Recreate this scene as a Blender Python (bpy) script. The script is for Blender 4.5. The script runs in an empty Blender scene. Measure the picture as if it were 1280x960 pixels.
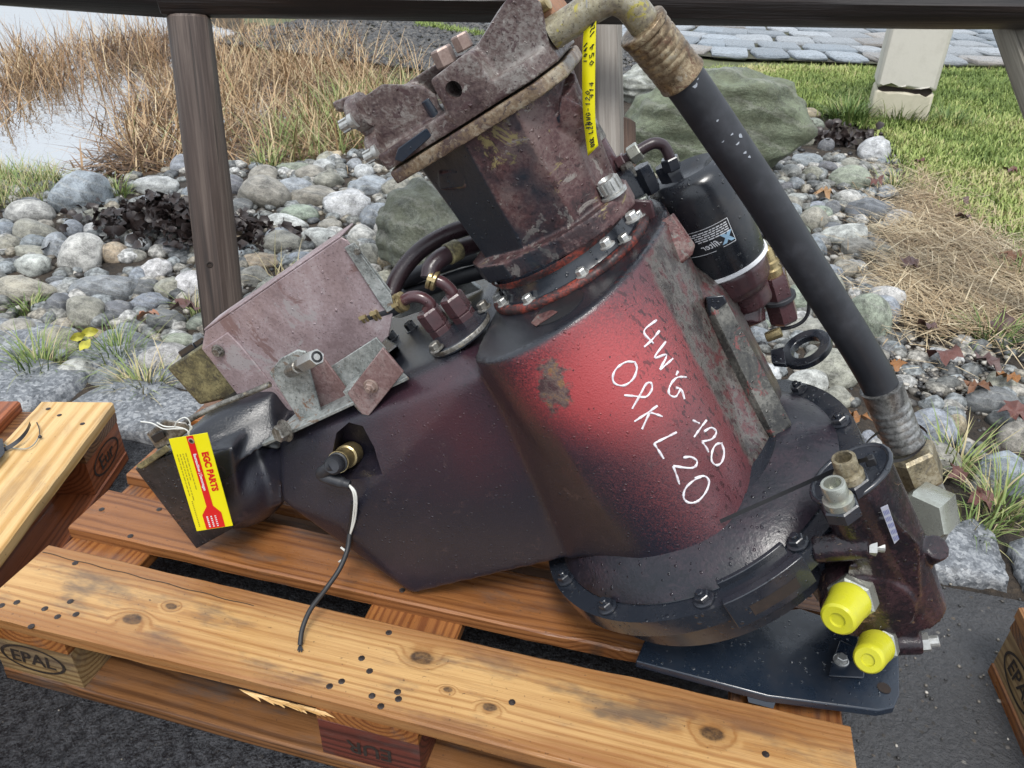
import bpy, bmesh, math, random
import numpy as np
from mathutils import Vector, Matrix
from mathutils.bvhtree import BVHTree

random.seed(7)
rng = np.random.default_rng(11)
SC = bpy.context.scene
COL = SC.collection
R_ = math.radians

# ---------------------------------------------------------------- camera, sky, sun, exposure
CAM = np.array([.9226, -.5607, 1.0204]); FPX = 972.6
PITCH, ROLL, YAW = .5522, .024, -.2427
_f = np.array([math.sin(YAW)*math.cos(PITCH), math.cos(YAW)*math.cos(PITCH), -math.sin(PITCH)])
_r = np.array([math.cos(YAW), -math.sin(YAW), 0.]); _u = np.cross(_r, _f)
_r2 = math.cos(ROLL)*_r + math.sin(ROLL)*_u
_u2 = -math.sin(ROLL)*_r + math.cos(ROLL)*_u
cam = bpy.data.cameras.new('camera'); camo = bpy.data.objects.new('camera', cam); COL.objects.link(camo)
cam.sensor_width = 36; cam.lens = FPX/1280*36; cam.clip_start = .02; cam.clip_end = 2000
camo.matrix_world = Matrix(((_r2[0], _u2[0], -_f[0], CAM[0]), (_r2[1], _u2[1], -_f[1], CAM[1]), (_r2[2], _u2[2], -_f[2], CAM[2]), (0, 0, 0, 1)))
cam.dof.use_dof = True; cam.dof.focus_distance = 1.05; cam.dof.aperture_fstop = 26.0
SC.camera = camo
SUN_EL, SUN_ROT = 62., 165.
wld = bpy.data.worlds.new('World'); SC.world = wld; wld.use_nodes = True
nt = wld.node_tree; nt.nodes.clear()
sky = nt.nodes.new('ShaderNodeTexSky'); sky.sky_type = 'NISHITA'; sky.sun_disc = False
sky.sun_elevation = R_(SUN_EL); sky.sun_rotation = R_(SUN_ROT); sky.dust_density = 4; sky.air_density = 1.5
hs = nt.nodes.new('ShaderNodeHueSaturation'); hs.inputs['Saturation'].default_value = .22
mx = nt.nodes.new('ShaderNodeMix'); mx.data_type = 'RGBA'; mx.inputs[0].default_value = .72
mx.inputs[7].default_value = (8.2, 9.0, 10.0, 1)
bg = nt.nodes.new('ShaderNodeBackground'); bg.inputs[1].default_value = .085
wo = nt.nodes.new('ShaderNodeOutputWorld')
nt.links.new(sky.outputs[0], hs.inputs['Color']); nt.links.new(hs.outputs[0], mx.inputs[6])
nt.links.new(mx.outputs[2], bg.inputs[0]); nt.links.new(bg.outputs[0], wo.inputs[0])
sl = bpy.data.lights.new('sun', 'SUN'); sl.energy = 1.5; sl.angle = R_(18); sl.color = (1, .97, .92)
so = bpy.data.objects.new('sun', sl); COL.objects.link(so)
# sun direction in the sky texture: rotation measured from +Y towards +X
_sd = Vector((math.sin(R_(SUN_ROT))*math.cos(R_(SUN_EL)), math.cos(R_(SUN_ROT))*math.cos(R_(SUN_EL)), math.sin(R_(SUN_EL))))
so.rotation_euler = _sd.to_track_quat('Z', 'Y').to_euler()
SC.view_settings.view_transform = 'Standard'; SC.view_settings.look = 'None'
SC.view_settings.exposure = 0.86; SC.view_settings.gamma = 1.0

# ---------------------------------------------------------------- measuring: photo pixel -> point on a plane of the place
RM = np.array([_r2, _u2, _f])
def ray(x, y): return RM.T @ np.array([(x-640)/FPX, -(y-480)/FPX, 1.])
def gz(x, y, z=0.):
    r = ray(x, y); return CAM + r*(z-CAM[2])/r[2]
def pixel_of(p):
    d = RM @ (np.asarray(p)-CAM); return 640+FPX*d[0]/d[2], 480-FPX*d[1]/d[2], d[2]
# gearbox frame: origin in the middle of the bell flange, W along the leaning shaft, U right/up, V away
O = np.array([.964, .324, .334]); W = np.array([-.552, -.061, .831]); W /= np.linalg.norm(W)
U = np.cross([0, 1, 0], W); U /= np.linalg.norm(U); V = np.cross(W, U)
GM = np.array([U, V, W])
def G(u, v, w): return O + np.array([u, v, w]) @ GM
def _on(x, y, n, k):
    r = ray(x, y); p0 = O + k*n; return CAM + r*(np.dot(p0-CAM, n)/np.dot(r, n))
def pv(x, y, v): return _on(x, y, V, v)      # world point on the gearbox plane v = const
def pw(x, y, w): return _on(x, y, W, w)
def loc(p): return GM @ (np.asarray(p)-O)

# ---------------------------------------------------------------- mesh building
def nrm(a):
    a = np.asarray(a, float); return a/np.linalg.norm(a)
def perp(a):
    a = nrm(a); t = np.array([0, 0, 1.]) if abs(a[2]) < .9 else np.array([1., 0, 0])
    x = nrm(np.cross(t, a)); return x, np.cross(a, x)
WL = {}
class MB:
    def __init__(s): s.v = []; s.f = []; s.n = 0
    def add(s, vs, fs):
        s.v.extend([tuple(map(float, p)) for p in vs]); s.f.extend([tuple(i+s.n for i in f) for f in fs]); s.n = len(s.v); return s
    def box(s, c, size, ax=None):
        c = np.asarray(c, float); h = np.asarray(size, float)/2
        A = np.eye(3) if ax is None else np.array(ax)
        vs = [c + sx*h[0]*A[0] + sy*h[1]*A[1] + sz*h[2]*A[2] for sx in (-1, 1) for sy in (-1, 1) for sz in (-1, 1)]
        return s.add(vs, [(0, 1, 3, 2), (4, 6, 7, 5), (0, 4, 5, 1), (2, 3, 7, 6), (0, 2, 6, 4), (1, 5, 7, 3)])
    def gbox(s, u0, u1, v0, v1, w0, w1): return s.box(G((u0+u1)/2, (v0+v1)/2, (w0+w1)/2), (u1-u0, v1-v0, w1-w0), GM)
    def lathe(s, p0, axis, prof, n=24, ph=0., caps=True):
        p0 = np.asarray(p0, float); a = nrm(axis); x, y = perp(a); vs = []; fs = []
        for r, h in prof:
            for k in range(n):
                t = 2*math.pi*k/n + ph; vs.append(p0 + a*h + r*(math.cos(t)*x + math.sin(t)*y))
        m = len(prof)
        for i in range(m-1):
            for k in range(n): fs.append((i*n+k, i*n+(k+1) % n, (i+1)*n+(k+1) % n, (i+1)*n+k))
        if caps: fs.append(tuple(range(n-1, -1, -1))); fs.append(tuple((m-1)*n+k for k in range(n)))
        return s.add(vs, fs)
    def cyl(s, p0, p1, r0, r1=None, n=16, ph=0.):
        p0 = np.asarray(p0, float); p1 = np.asarray(p1, float); L = np.linalg.norm(p1-p0)
        return s.lathe(p0, p1-p0, [(r0, 0), (r0 if r1 is None else r1, L)], n, ph)
    def tube(s, pts, r, n=10):
        P = [np.asarray(p, float) for p in pts]; m = len(P)
        rs = [r]*m if np.isscalar(r) else list(r)
        T = [nrm(P[min(i+1, m-1)]-P[max(i-1, 0)]) for i in range(m)]
        x, y = perp(T[0]); vs = []; fs = []
        for i in range(m):
            x = nrm(x - T[i]*np.dot(x, T[i])); y = np.cross(T[i], x)
            for k in range(n):
                t = 2*math.pi*k/n; vs.append(P[i] + rs[i]*(math.cos(t)*x + math.sin(t)*y))
        for i in range(m-1):
            for k in range(n): fs.append((i*n+k, i*n+(k+1) % n, (i+1)*n+(k+1) % n, (i+1)*n+k))
        fs.append(tuple(range(n-1, -1, -1))); fs.append(tuple((m-1)*n+k for k in range(n)))
        return s.add(vs, fs)
    def strip(s, pts, wid, side):
        """flat band along pts, side = direction across (one vector or one per point)"""
        P = [np.asarray(p, float) for p in pts]; vs = []
        for i, p in enumerate(P):
            sd = np.asarray(side[i] if np.ndim(side) > 1 else side, float); vs += [p-sd*wid/2, p+sd*wid/2]
        return s.add(vs, [(2*i, 2*i+1, 2*i+3, 2*i+2) for i in range(len(P)-1)])
    def prism(s, pts, vec):
        P = [np.asarray(p, float) for p in pts]; n = len(P); Q = [p+np.asarray(vec) for p in P]
        return s.add(P+Q, [tuple(range(n-1, -1, -1)), tuple(range(n, 2*n))] + [(i, (i+1) % n, n+(i+1) % n, n+i) for i in range(n)])
    def pxprism(s, pix, v0, v1):
        return s.prism([pv(x, y, v0) for x, y in pix], (v1-v0)*V)
    def uvprism(s, uv, w0, w1): return s.prism([G(a, b, w0) for a, b in uv], (w1-w0)*W)
    def hull(s, pts):
        bm = bmesh.new()
        for p in pts: bm.verts.new(tuple(map(float, p)))
        r = bmesh.ops.convex_hull(bm, input=bm.verts)
        bm.verts.index_update(); used = [v for v in bm.verts if v.link_faces]; ix = {v: i for i, v in enumerate(used)}
        s.add([tuple(v.co) for v in used], [tuple(ix[v] for v in f.verts) for f in bm.faces]); bm.free(); return s
    def sphere(s, c, r, n=10, m=6):
        c = np.asarray(c, float); rr = np.ones(3)*r; vs = [c+rr*np.array([0, 0, 1.])]; fs = []
        for i in range(1, m):
            for k in range(n):
                a = math.pi*i/m; b = 2*math.pi*k/n
                vs.append(c+rr*np.array([math.sin(a)*math.cos(b), math.sin(a)*math.sin(b), math.cos(a)]))
        vs.append(c-rr*np.array([0, 0, 1.])); e = len(vs)-1
        for k in range(n):
            fs.append((0, 1+k, 1+(k+1) % n)); fs.append((e, 1+(m-2)*n+(k+1) % n, 1+(m-2)*n+k))
        for i in range(m-2):
            for k in range(n): fs.append((1+i*n+k, 1+(i+1)*n+k, 1+(i+1)*n+(k+1) % n, 1+i*n+(k+1) % n))
        return s.add(vs, fs)
    def flip_check(s, me):
        bm = bmesh.new(); bm.from_mesh(me); bmesh.ops.recalc_face_normals(bm, faces=bm.faces); bm.to_mesh(me); bm.free()
    def mesh(s, name, smooth=35, recalc=True):
        me = bpy.data.meshes.new(name); me.from_pydata(s.v, [], s.f); me.update()
        if recalc: s.flip_check(me)
        if smooth:
            me.polygons.foreach_set('use_smooth', [True]*len(me.polygons))
            me.set_sharp_from_angle(angle=R_(smooth))
        return me
    def build(s, name, mat, parent=None, smooth=35, bevel=None, origin=None, recalc=True, **props):
        A = np.array(s.v); c = (A.min(0)+A.max(0))/2 if origin is None else np.asarray(origin, float)
        s.v = [tuple(p) for p in (A-c)]
        return place(s.mesh(name, smooth, recalc), name, mat, parent, c, bevel, **props)
def place(me, name, mat, parent, c, bevel=None, **props):
    o = bpy.data.objects.new(name, me); COL.objects.link(o)
    if mat is not None: me.materials.append(mat)
    c = np.asarray(c, float); base = np.zeros(3)
    if parent is not None: o.parent = parent; base = WL.get(parent.name, np.zeros(3))
    o.location = tuple(c-base); WL[o.name] = c
    if bevel:
        b = o.modifiers.new('edge', 'BEVEL'); b.width = bevel; b.segments = 2; b.limit_method = 'ANGLE'; b.angle_limit = R_(40)
    for k, v in props.items(): o[k] = v
    return o
def empty(name, at, label, cat, group=None):
    o = bpy.data.objects.new(name, None); COL.objects.link(o); o.location = tuple(at); o.empty_display_size = .05
    WL[o.name] = np.asarray(at, float); o['label'] = label; o['category'] = cat
    if group: o['group'] = group
    return o
def tag(o, label, cat, group=None):
    o['label'] = label; o['category'] = cat
    if group: o['group'] = group
    return o
def struct(o): o['kind'] = 'structure'; return o
def evaluated(o):
    dg = bpy.context.evaluated_depsgraph_get(); dg.update()
    return bpy.data.meshes.new_from_object(o.evaluated_get(dg), depsgraph=dg)
def cast_mesh(mb, name, voxel, it, cutters=None, fac=.5):
    """several closed solids fused into one casting with soft fillets"""
    A = np.array(mb.v); me = mb.mesh(name, 0); t = bpy.data.objects.new('tmp', me); COL.objects.link(t)
    m = t.modifiers.new('r', 'REMESH'); m.mode = 'VOXEL'; m.voxel_size = voxel; m.adaptivity = 0
    if it:
        m = t.modifiers.new('s', 'SMOOTH'); m.factor = fac; m.iterations = it
    cs = []
    for c in cutters or []:
        co = bpy.data.objects.new('cut', c.mesh('cut', 0)); COL.objects.link(co); cs.append(co)
        b = t.modifiers.new('b', 'BOOLEAN'); b.operation = 'DIFFERENCE'; b.object = co; b.solver = 'EXACT'
    r = evaluated(t); r.name = name
    bpy.data.objects.remove(t); bpy.data.meshes.remove(me)
    for co in cs: mm = co.data; bpy.data.objects.remove(co); bpy.data.meshes.remove(mm)
    r.polygons.foreach_set('use_smooth', [True]*len(r.polygons)); r.set_sharp_from_angle(angle=R_(40)); r.materials.clear()
    return r
def cast(mb, name, mat, parent, voxel=.003, it=3, origin=None, cutters=None, **props):
    r = cast_mesh(mb, name, voxel, it, cutters)
    co = np.empty(len(r.vertices)*3); r.vertices.foreach_get('co', co); co = co.reshape(-1, 3)
    c = (co.min(0)+co.max(0))/2 if origin is None else np.asarray(origin, float)
    r.vertices.foreach_set('co', (co-c).ravel()); r.update()
    return place(r, name, mat, parent, c, None, **props)
_tc = {}
def text2d(s, size=1., bold=0., shear=0., align='CENTER'):
    k = (s, size, bold, shear, align)
    if k in _tc: return _tc[k]
    cu = bpy.data.curves.new('t', 'FONT'); cu.body = s; cu.size = size; cu.offset = bold; cu.shear = shear
    cu.align_x = align; cu.align_y = 'CENTER'; cu.resolution_u = 3
    o = bpy.data.objects.new('t', cu); COL.objects.link(o); me = evaluated(o)
    vs = np.array([tuple(v.co) for v in me.vertices]).reshape(-1, 3); fs = [tuple(p.vertices) for p in me.polygons]
    bpy.data.objects.remove(o); bpy.data.curves.remove(cu); bpy.data.meshes.remove(me)
    _tc[k] = (vs, fs); return vs, fs
def text_on(mb, s, org, ax, ay, size, bold=0., xs=1., shear=0., align='CENTER', eps=0.):
    vs, fs = text2d(s, size, bold, shear, align); ax = nrm(ax); ay = nrm(ay); n = np.cross(ax, ay); org = np.asarray(org, float)+n*eps
    if len(vs): mb.add([org + ax*p[0]*xs + ay*p[1] for p in vs], fs)
    return mb
def spline(pts, k=6):
    P = [np.asarray(p, float) for p in pts]; P = [2*P[0]-P[1]]+P+[2*P[-1]-P[-2]]; out = []
    for i in range(1, len(P)-2):
        for j in range(k):
            t = j/k; a, b, c, d = P[i-1:i+3]
            out.append(.5*(2*b+(c-a)*t+(2*a-5*b+4*c-d)*t*t+(3*b-a-3*c+d)*t**3))
    out.append(P[-2]); return out

# ---------------------------------------------------------------- material nodes
class NG:
    def __init__(s, name):
        s.m = bpy.data.materials.new(name); s.m.use_nodes = True; s.t = s.m.node_tree; s.t.nodes.clear()
        s.out = s.t.nodes.new('ShaderNodeOutputMaterial'); s.b = s.t.nodes.new('ShaderNodeBsdfPrincipled')
        s.t.links.new(s.b.outputs[0], s.out.inputs[0])
    def n(s, ty, ins=None, **kw):
        d = s.t.nodes.new(ty)
        for k, v in kw.items(): setattr(d, k, v)
        for k, v in (ins or {}).items(): s.put(d.inputs[k], v)
        return d
    def put(s, sock, v):
        if isinstance(v, bpy.types.NodeSocket): s.t.links.new(v, sock)
        elif isinstance(v, (tuple, list)) and sock.type == 'RGBA' and len(v) == 3: sock.default_value = (*v, 1)
        else: sock.default_value = v
    def oc(s): return s.n('ShaderNodeTexCoord').outputs['Object']
    def pos(s): return s.n('ShaderNodeNewGeometry').outputs['Position']
    def rnd(s): return s.n('ShaderNodeObjectInfo').outputs['Random']
    def math(s, op, a, b=0., c=0., clamp=False):
        d = s.n('ShaderNodeMath', operation=op, use_clamp=clamp); s.put(d.inputs[0], a); s.put(d.inputs[1], b); s.put(d.inputs[2], c); return d.outputs[0]
    def vm(s, op, a, b=(0, 0, 0)):
        d = s.n('ShaderNodeVectorMath', operation=op); s.put(d.inputs[0], a); s.put(d.inputs[1], b)
        return d.outputs['Value'] if op in ('DOT_PRODUCT', 'LENGTH', 'DISTANCE') else d.outputs[0]
    def scale(s, v, sc): return s.vm('MULTIPLY', v, sc if isinstance(sc, tuple) else (sc, sc, sc))
    def noise(s, v, sc, det=3., ro=.5, dis=0., col=False):
        d = s.n('ShaderNodeTexNoise', {'Vector': v, 'Scale': sc, 'Detail': det, 'Roughness': ro, 'Distortion': dis}); return d.outputs['Color' if col else 'Fac']
    def vor(s, v, sc, feat='F1', out='Distance', rand=1.):
        d = s.n('ShaderNodeTexVoronoi', {'Vector': v, 'Scale': sc, 'Randomness': rand}, feature=feat); return d.outputs[out]
    def mr(s, v, a, b, c=0., d=1.): 
        k = s.n('ShaderNodeMapRange', {'Value': v, 'From Min': a, 'From Max': b, 'To Min': c, 'To Max': d}, interpolation_type='SMOOTHSTEP'); return k.outputs[0]
    def ramp(s, f, stops):
        d = s.n('ShaderNodeValToRGB', {'Fac': f}); e = d.color_ramp.elements
        while len(e) < len(stops): e.new(.5)
        for i, (p, c) in enumerate(stops): e[i].position = p; e[i].color = (*c, 1) if len(c) == 3 else c
        return d.outputs[0]
    def mix(s, f, a, b, mode='MIX'):
        d = s.n('ShaderNodeMix', data_type='RGBA', blend_type=mode); s.put(d.inputs[0], f); s.put(d.inputs[6], a); s.put(d.inputs[7], b); return d.outputs[2]
    def bump(s, h, strength=.3, dist=.002, prev=None):
        d = s.n('ShaderNodeBump', {'Height': h, 'Strength': strength, 'Distance': dist})
        if prev is not None: s.put(d.inputs['Normal'], prev)
        return d.outputs[0]
    def done(s, **kw):
        for k, v in kw.items(): s.put(s.b.inputs[k.replace('_', ' ')], v)
        return s.m
def droplets(g, p, sc=55., thr=.33, prev=None, dens=.5):
    """beads of rain standing on a wet surface: returns (normal, mask)"""
    p = g.vm('ADD', p, g.scale(g.vm('SUBTRACT', g.noise(p, 260., 2., col=True), (.5, .5, .5)), .004)); sc = sc*1.75
    d = g.vor(p, sc); c = g.vor(p, sc, out='Color'); sc3 = g.n('ShaderNodeSeparateColor', {0: c}); sep = sc3.outputs[0]
    big = g.math('MULTIPLY', g.math('GREATER_THAN', sep, 1-dens), g.math('MULTIPLY', g.math('ADD', .35, g.math('MULTIPLY', sc3.outputs[1], .75)), thr))
    h = g.math('MAXIMUM', g.math('SUBTRACT', big, d), 0.); h = g.math('SQRT', h)
    return g.bump(h, .8, .0030, prev), g.math('MINIMUM', g.math('MULTIPLY', h, 4.), 1.)

# ---------------------------------------------------------------- materials
def wood(name, light, dark, knots=True, rough=.42, grey=.25, ringf=760., wet=.5, spots=None, ringa=.42, edge=None):
    g = NG(name); p = g.oc(); r = g.rnd(); off = g.n('ShaderNodeCombineXYZ', {0: g.math('MULTIPLY', r, 37.), 1: 0., 2: g.math('MULTIPLY', r, 11.)}).outputs[0]
    q = g.vm('ADD', p, off)
    sx = g.n('ShaderNodeSeparateXYZ', {0: p}); x, y, z = sx.outputs
    wob = g.math('MULTIPLY', g.math('SUBTRACT', g.noise(g.scale(q, (1.6, 5., 5.)), 1., 2.), .5), .05)
    yy = g.math('ADD', g.math('ADD', y, wob), g.math('MULTIPLY', g.math('SUBTRACT', r, .5), .05)); zz = g.math('SUBTRACT', z, .045)
    rad = g.math('SQRT', g.math('ADD', g.math('MULTIPLY', yy, yy), g.math('MULTIPLY', zz, zz)))
    kn = 0.
    if knots:
        kv = g.scale(q, (6.5, 14., 1.5)); kd = g.vor(kv, 1.); kc = g.n('ShaderNodeSeparateColor', {0: g.vor(kv, 1., out='Color')}).outputs[0]
        on = g.math('GREATER_THAN', kc, .66 if not spots else 2.)
        kd2 = g.math('ADD', kd, g.math('MULTIPLY', g.noise(q, 60., 3.), .06))
        kn = g.math('MULTIPLY', g.mr(kd2, .155, .10), on); halo = g.math('MULTIPLY', g.mr(kd2, .36, .1), on)
        for (kx, ky, kr) in spots or []:
            dd = g.math('ADD', g.vm('LENGTH', g.scale(g.vm('SUBTRACT', p, (kx, ky, .011)), (.62/kr, 1/kr, .3/kr))), g.math('MULTIPLY', g.math('SUBTRACT', g.noise(p, 90., 3., .6), .5), .5))
            kn = g.math('MAXIMUM', kn, g.mr(dd, 1.15, .75)); halo = g.math('MAXIMUM', halo, g.mr(dd, 2.6, .9))
        rad = g.math('ADD', rad, g.math('MULTIPLY', halo, .012))
    rings = g.math('SINE', g.math('ADD', g.math('MULTIPLY', rad, ringf), g.math('MULTIPLY', g.noise(g.scale(q, (3., 40., 40.)), 1., 3.), 4.)))
    ringm = g.math('POWER', g.math('MULTIPLY', g.math('ADD', rings, 1.), .5), 2.2)
    fib = g.math('ADD', g.math('MULTIPLY', g.noise(g.scale(q, (7., 330., 330.)), 1., 3., .65), .6), g.math('MULTIPLY', g.noise(g.scale(q, (22., 1000., 1000.)), 1., 2., .6), .4))
    big = g.noise(g.scale(q, (2.2, 9., 9.)), 1., 4., .6)
    f = g.math('ADD', g.math('MULTIPLY', ringm, ringa), g.math('ADD', g.math('MULTIPLY', fib, .75), g.math('MULTIPLY', big, .62)))
    c = g.mix(g.mr(f, .48, 1.12), light, dark)
    c = g.mix(g.math('MULTIPLY', g.mr(g.noise(g.scale(q, (3.5, 150., 150.)), 1., 4., .7), .60, .72), .55), c, tuple(.55*v for v in dark))
    st = g.noise(g.scale(q, (5., 14., 14.)), 1., 5., .65)
    c = g.mix(g.math('MULTIPLY', g.mr(st, .50, .68), grey), c, (.085, .070, .062))
    if knots:
        c = g.mix(g.math('MULTIPLY', halo, .45), c, tuple(.75*v for v in dark)); c = g.mix(g.math('MULTIPLY', kn, g.mr(g.noise(q, 140., 3., .7), .3, .7, .62, .98)), c, (.050, .030, .020))
    if edge: c = g.mix(g.math('MULTIPLY', g.mr(g.math('ADD', g.math('ABSOLUTE', g.math('ADD', y, .006)), g.math('MULTIPLY', g.math('SUBTRACT', big, .5), .05)), .025, .062), .75), c, edge)
    sp = g.noise(q, 170., 2.); c = g.mix(g.math('MULTIPLY', g.mr(sp, .68, .76), .6), c, (.05, .03, .02))
    h = g.math('ADD', g.math('MULTIPLY', fib, 1.1), g.math('MULTIPLY', ringm, -.4))
    nm = g.bump(h, .45, .0018)
    wt = g.mr(g.noise(g.scale(q, (6., 16., 16.)), 1., 4., .6), .40, .60)
    return g.done(Base_Color=c, Roughness=g.math('SUBTRACT', rough+.14, g.math('MULTIPLY', wt, wet*.5)), Normal=nm, **{'Specular_IOR_Level': .4})
M = {}
_ks = [(lambda c: (c[0]-.6, c[1]-.0725, r))(gz(x, y, .144)) for x, y, r in [(166, 774, .0095), (214, 758, .0055), (527, 822, .0105), (612, 884, .006), (890, 917, .0100), (560, 862, .004)]]
M['wood_front'] = wood('pale_spruce', (.53, .325, .135), (.31, .145, .048), grey=.75, spots=_ks, ringa=.26, edge=(.24, .098, .032), rough=.34)
M['wood_wet'] = wood('wet_pine', (.285, .118, .040), (.135, .047, .015), grey=.65, rough=.32, ringa=.30)
M['wood_red'] = wood('red_brown_pine', (.33, .10, .035), (.17, .045, .014), grey=.2)
M['wood_pale'] = wood('dry_pale_pine', (.66, .45, .21), (.47, .27, .09), grey=.28, ringf=380.)
M['wood_under'] = wood('dirty_pine', (.22, .10, .038), (.085, .036, .014), grey=.75, rough=.4)
M['wood_block'] = wood('chip_block', (.36, .25, .12), (.19, .115, .05), knots=False, grey=.6)
M['wood_dkred'] = wood('dark_red_block', (.14, .035, .022), (.06, .018, .013), knots=False, grey=.7)
M['wood_orange'] = wood('orange_wet_pine', (.31, .125, .036), (.15, .048, .014), grey=.6, rough=.34, ringa=.34)

def fence_wood(name, a, b, c3, rough=.5):
    g = NG(name); p = g.oc(); q = g.scale(p, (26., 26., 1.1))
    wv = g.noise(q, 1., 5., .6, .8); fib = g.noise(g.scale(p, (210., 210., 5.)), 1., 3., .6)
    c = g.ramp(g.math('ADD', g.math('MULTIPLY', wv, .7), g.math('MULTIPLY', fib, .3)), [(.33, a), (.5, b), (.68, c3)])
    crk = g.noise(g.scale(p, (60., 60., 1.6)), 1., 2.); k = g.mr(crk, .66, .72)
    c = g.mix(g.math('MULTIPLY', k, .6), c, (.012, .008, .006))
    return g.done(Base_Color=c, Roughness=rough, Normal=g.bump(g.math('SUBTRACT', fib, g.math('MULTIPLY', k, .8)), .5, .003))
M['post'] = fence_wood('weathered_post', (.018, .012, .010), (.060, .041, .033), (.145, .112, .092))
M['rail'] = fence_wood('wet_dark_rail', (.004, .0025, .002), (.010, .006, .005), (.034, .022, .018), .40)
M['log'] = fence_wood('grey_log', (.09, .075, .06), (.22, .195, .17), (.33, .31, .28), .7)
M['logdark'] = fence_wood('log_bark', (.03, .018, .012), (.075, .042, .028), (.14, .09, .065), .8)
M['greypost'] = fence_wood('grey_lichen_post', (.10, .09, .07), (.20, .18, .145), (.32, .30, .25), .8)

def stone_mat(name, moss=.0):
    g = NG(name); p = g.oc(); r = g.rnd(); q = g.vm('ADD', p, g.n('ShaderNodeCombineXYZ', {0: g.math('MULTIPLY', r, 91.), 1: g.math('MULTIPLY', r, 37.), 2: 3.}).outputs[0])
    oi = g.n('ShaderNodeObjectInfo').outputs['Color']
    n1 = g.noise(q, 2.2, 6., .62, .4); n2 = g.noise(q, 16., 5., .65); n3 = g.noise(q, 60., 3., .7)
    f = g.math('ADD', g.math('MULTIPLY', n1, .55), g.math('ADD', g.math('MULTIPLY', n2, .3), g.math('MULTIPLY', n3, .25)))
    v = g.mr(f, .38, .72, .28, 1.75)
    c = g.mix(1., oi, g.n('ShaderNodeCombineXYZ', {0: v, 1: v, 2: v}).outputs[0], 'MULTIPLY')
    band = g.math('SINE', g.math('ADD', g.math('MULTIPLY', g.vm('DOT_PRODUCT', q, (.4, .3, 1.)), 13.), g.math('MULTIPLY', n1, 9.)))
    c = g.mix(g.math('MULTIPLY', g.mr(band, .75, .98), .22), c, (.48, .47, .43))
    c = g.mix(g.math('MULTIPLY', g.mr(n2, .62, .74), .5), c, (.045, .042, .038))
    n4 = g.noise(q, 130., 3., .7); c = g.mix(g.math('MULTIPLY', g.mr(n4, .58, .70), .45), c, (.55, .54, .50)); c = g.mix(g.math('MULTIPLY', g.mr(n4, .42, .32), .5), c, (.03, .03, .03))
    vn = g.math('ABSOLUTE', g.math('SUBTRACT', g.noise(q, 3.1, 4., .6, 1.), .5)); c = g.mix(g.math('MULTIPLY', g.mr(vn, .012, .003), .55), c, (.06, .058, .05))
    ms = g.mr(g.noise(q, 3.2, 5., .7), .56-moss*.3, .72-moss*.25); c = g.mix(g.math('MULTIPLY', ms, .3+.35*moss), c, (.095, .10, .06))
    h = g.math('ADD', g.math('MULTIPLY', n2, .6), g.math('MULTIPLY', n3, .35))
    return g.done(Base_Color=c, Roughness=g.mr(n1, .4, .7, .34, .66), Normal=g.bump(h, .42+.4*moss, .02), **{'Specular_IOR_Level': .42})
M['stone'] = stone_mat('river_stone'); M['boulder'] = stone_mat('mossy_rock', .55)

def blend_mat(name, cols, scale=9., rough=(.3, .6), metal=0., bump=.3, drops=0., spec=.5, dis=.6, fine=1.):
    """grimy casting: several colours in worn patches"""
    g = NG(name); p = g.oc(); n1 = g.noise(p, scale, 6., .68, dis); n2 = g.noise(g.vm('ADD', p, (3., 1., 7.)), scale*2.7, 5., .7, dis); n3 = g.noise(p, 230., 3., .6)
    c = g.ramp(g.math('ADD', g.math('MULTIPLY', n1, .75), g.math('MULTIPLY', n3, .25)), [(.40, cols[0]), (.50, cols[1]), (.60, cols[2])])
    n5 = g.noise(g.vm('ADD', p, (5., 5., 2.)), scale*6., 6., .75, dis); c = g.mix(g.math('MULTIPLY', g.mr(n5, .56, .60), .5*fine), c, cols[2]); c = g.mix(g.math('MULTIPLY', g.mr(n5, .42, .38), .6*fine), c, tuple(.55*v for v in cols[0]))
    c = g.mix(g.math('MULTIPLY', g.mr(n2, .585, .625), .85), c, cols[3])
    c = g.mix(g.math('MULTIPLY', g.mr(g.noise(p, 380., 2., .6), .64, .68), .7), c, tuple(.3*v for v in cols[0]))
    if len(cols) > 4: c = g.mix(g.math('MULTIPLY', g.mr(g.noise(g.vm('ADD', p, (9., 2., 1.)), scale*1.6, 7., .75, .8), .60, .64), .85), c, cols[4])
    nm = g.bump(g.math('ADD', g.math('MULTIPLY', n3, .5), n2), bump, .003); ro = g.mr(n2, .3, .7, rough[0], rough[1])
    if drops:
        nm, dm = droplets(g, p, 95., .36, nm, drops); ro = g.mix(dm, ro, (.05,)*3)
    return g.done(Base_Color=c, Roughness=ro, Metallic=metal, Normal=nm, **{'Specular_IOR_Level': spec})
def simple(name, col, rough=.5, metal=0., nscale=40., namt=.25, bump=.15, bdist=.002, dark=(.02, .018, .016), spec=.5, coat=0., drops=0.):
    g = NG(name); p = g.oc(); n1 = g.noise(p, nscale, 5., .65); n2 = g.noise(p, nscale*6, 3., .6)
    c = g.mix(g.math('MULTIPLY', g.mr(g.math('ADD', g.math('MULTIPLY', n1, .7), g.math('MULTIPLY', n2, .3)), .46, .68), namt), col, dark)
    nm = g.bump(n2, bump, bdist)
    ro = g.mr(n1, .35, .65, max(.05, rough-.1), rough+.1)
    if drops:
        nm, dm = droplets(g, p, 95., .36, nm, drops); ro = g.mix(dm, ro, (.04,)*3)
    return g.done(Base_Color=c, Roughness=ro, Metallic=metal, Normal=nm, Coat_Weight=coat, Coat_Roughness=.12, **{'Specular_IOR_Level': spec})
M['rubber'] = simple('black_rubber', (.016, .017, .021), .50, nscale=9., namt=.6, dark=(.050, .052, .062), spec=.5)
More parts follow.
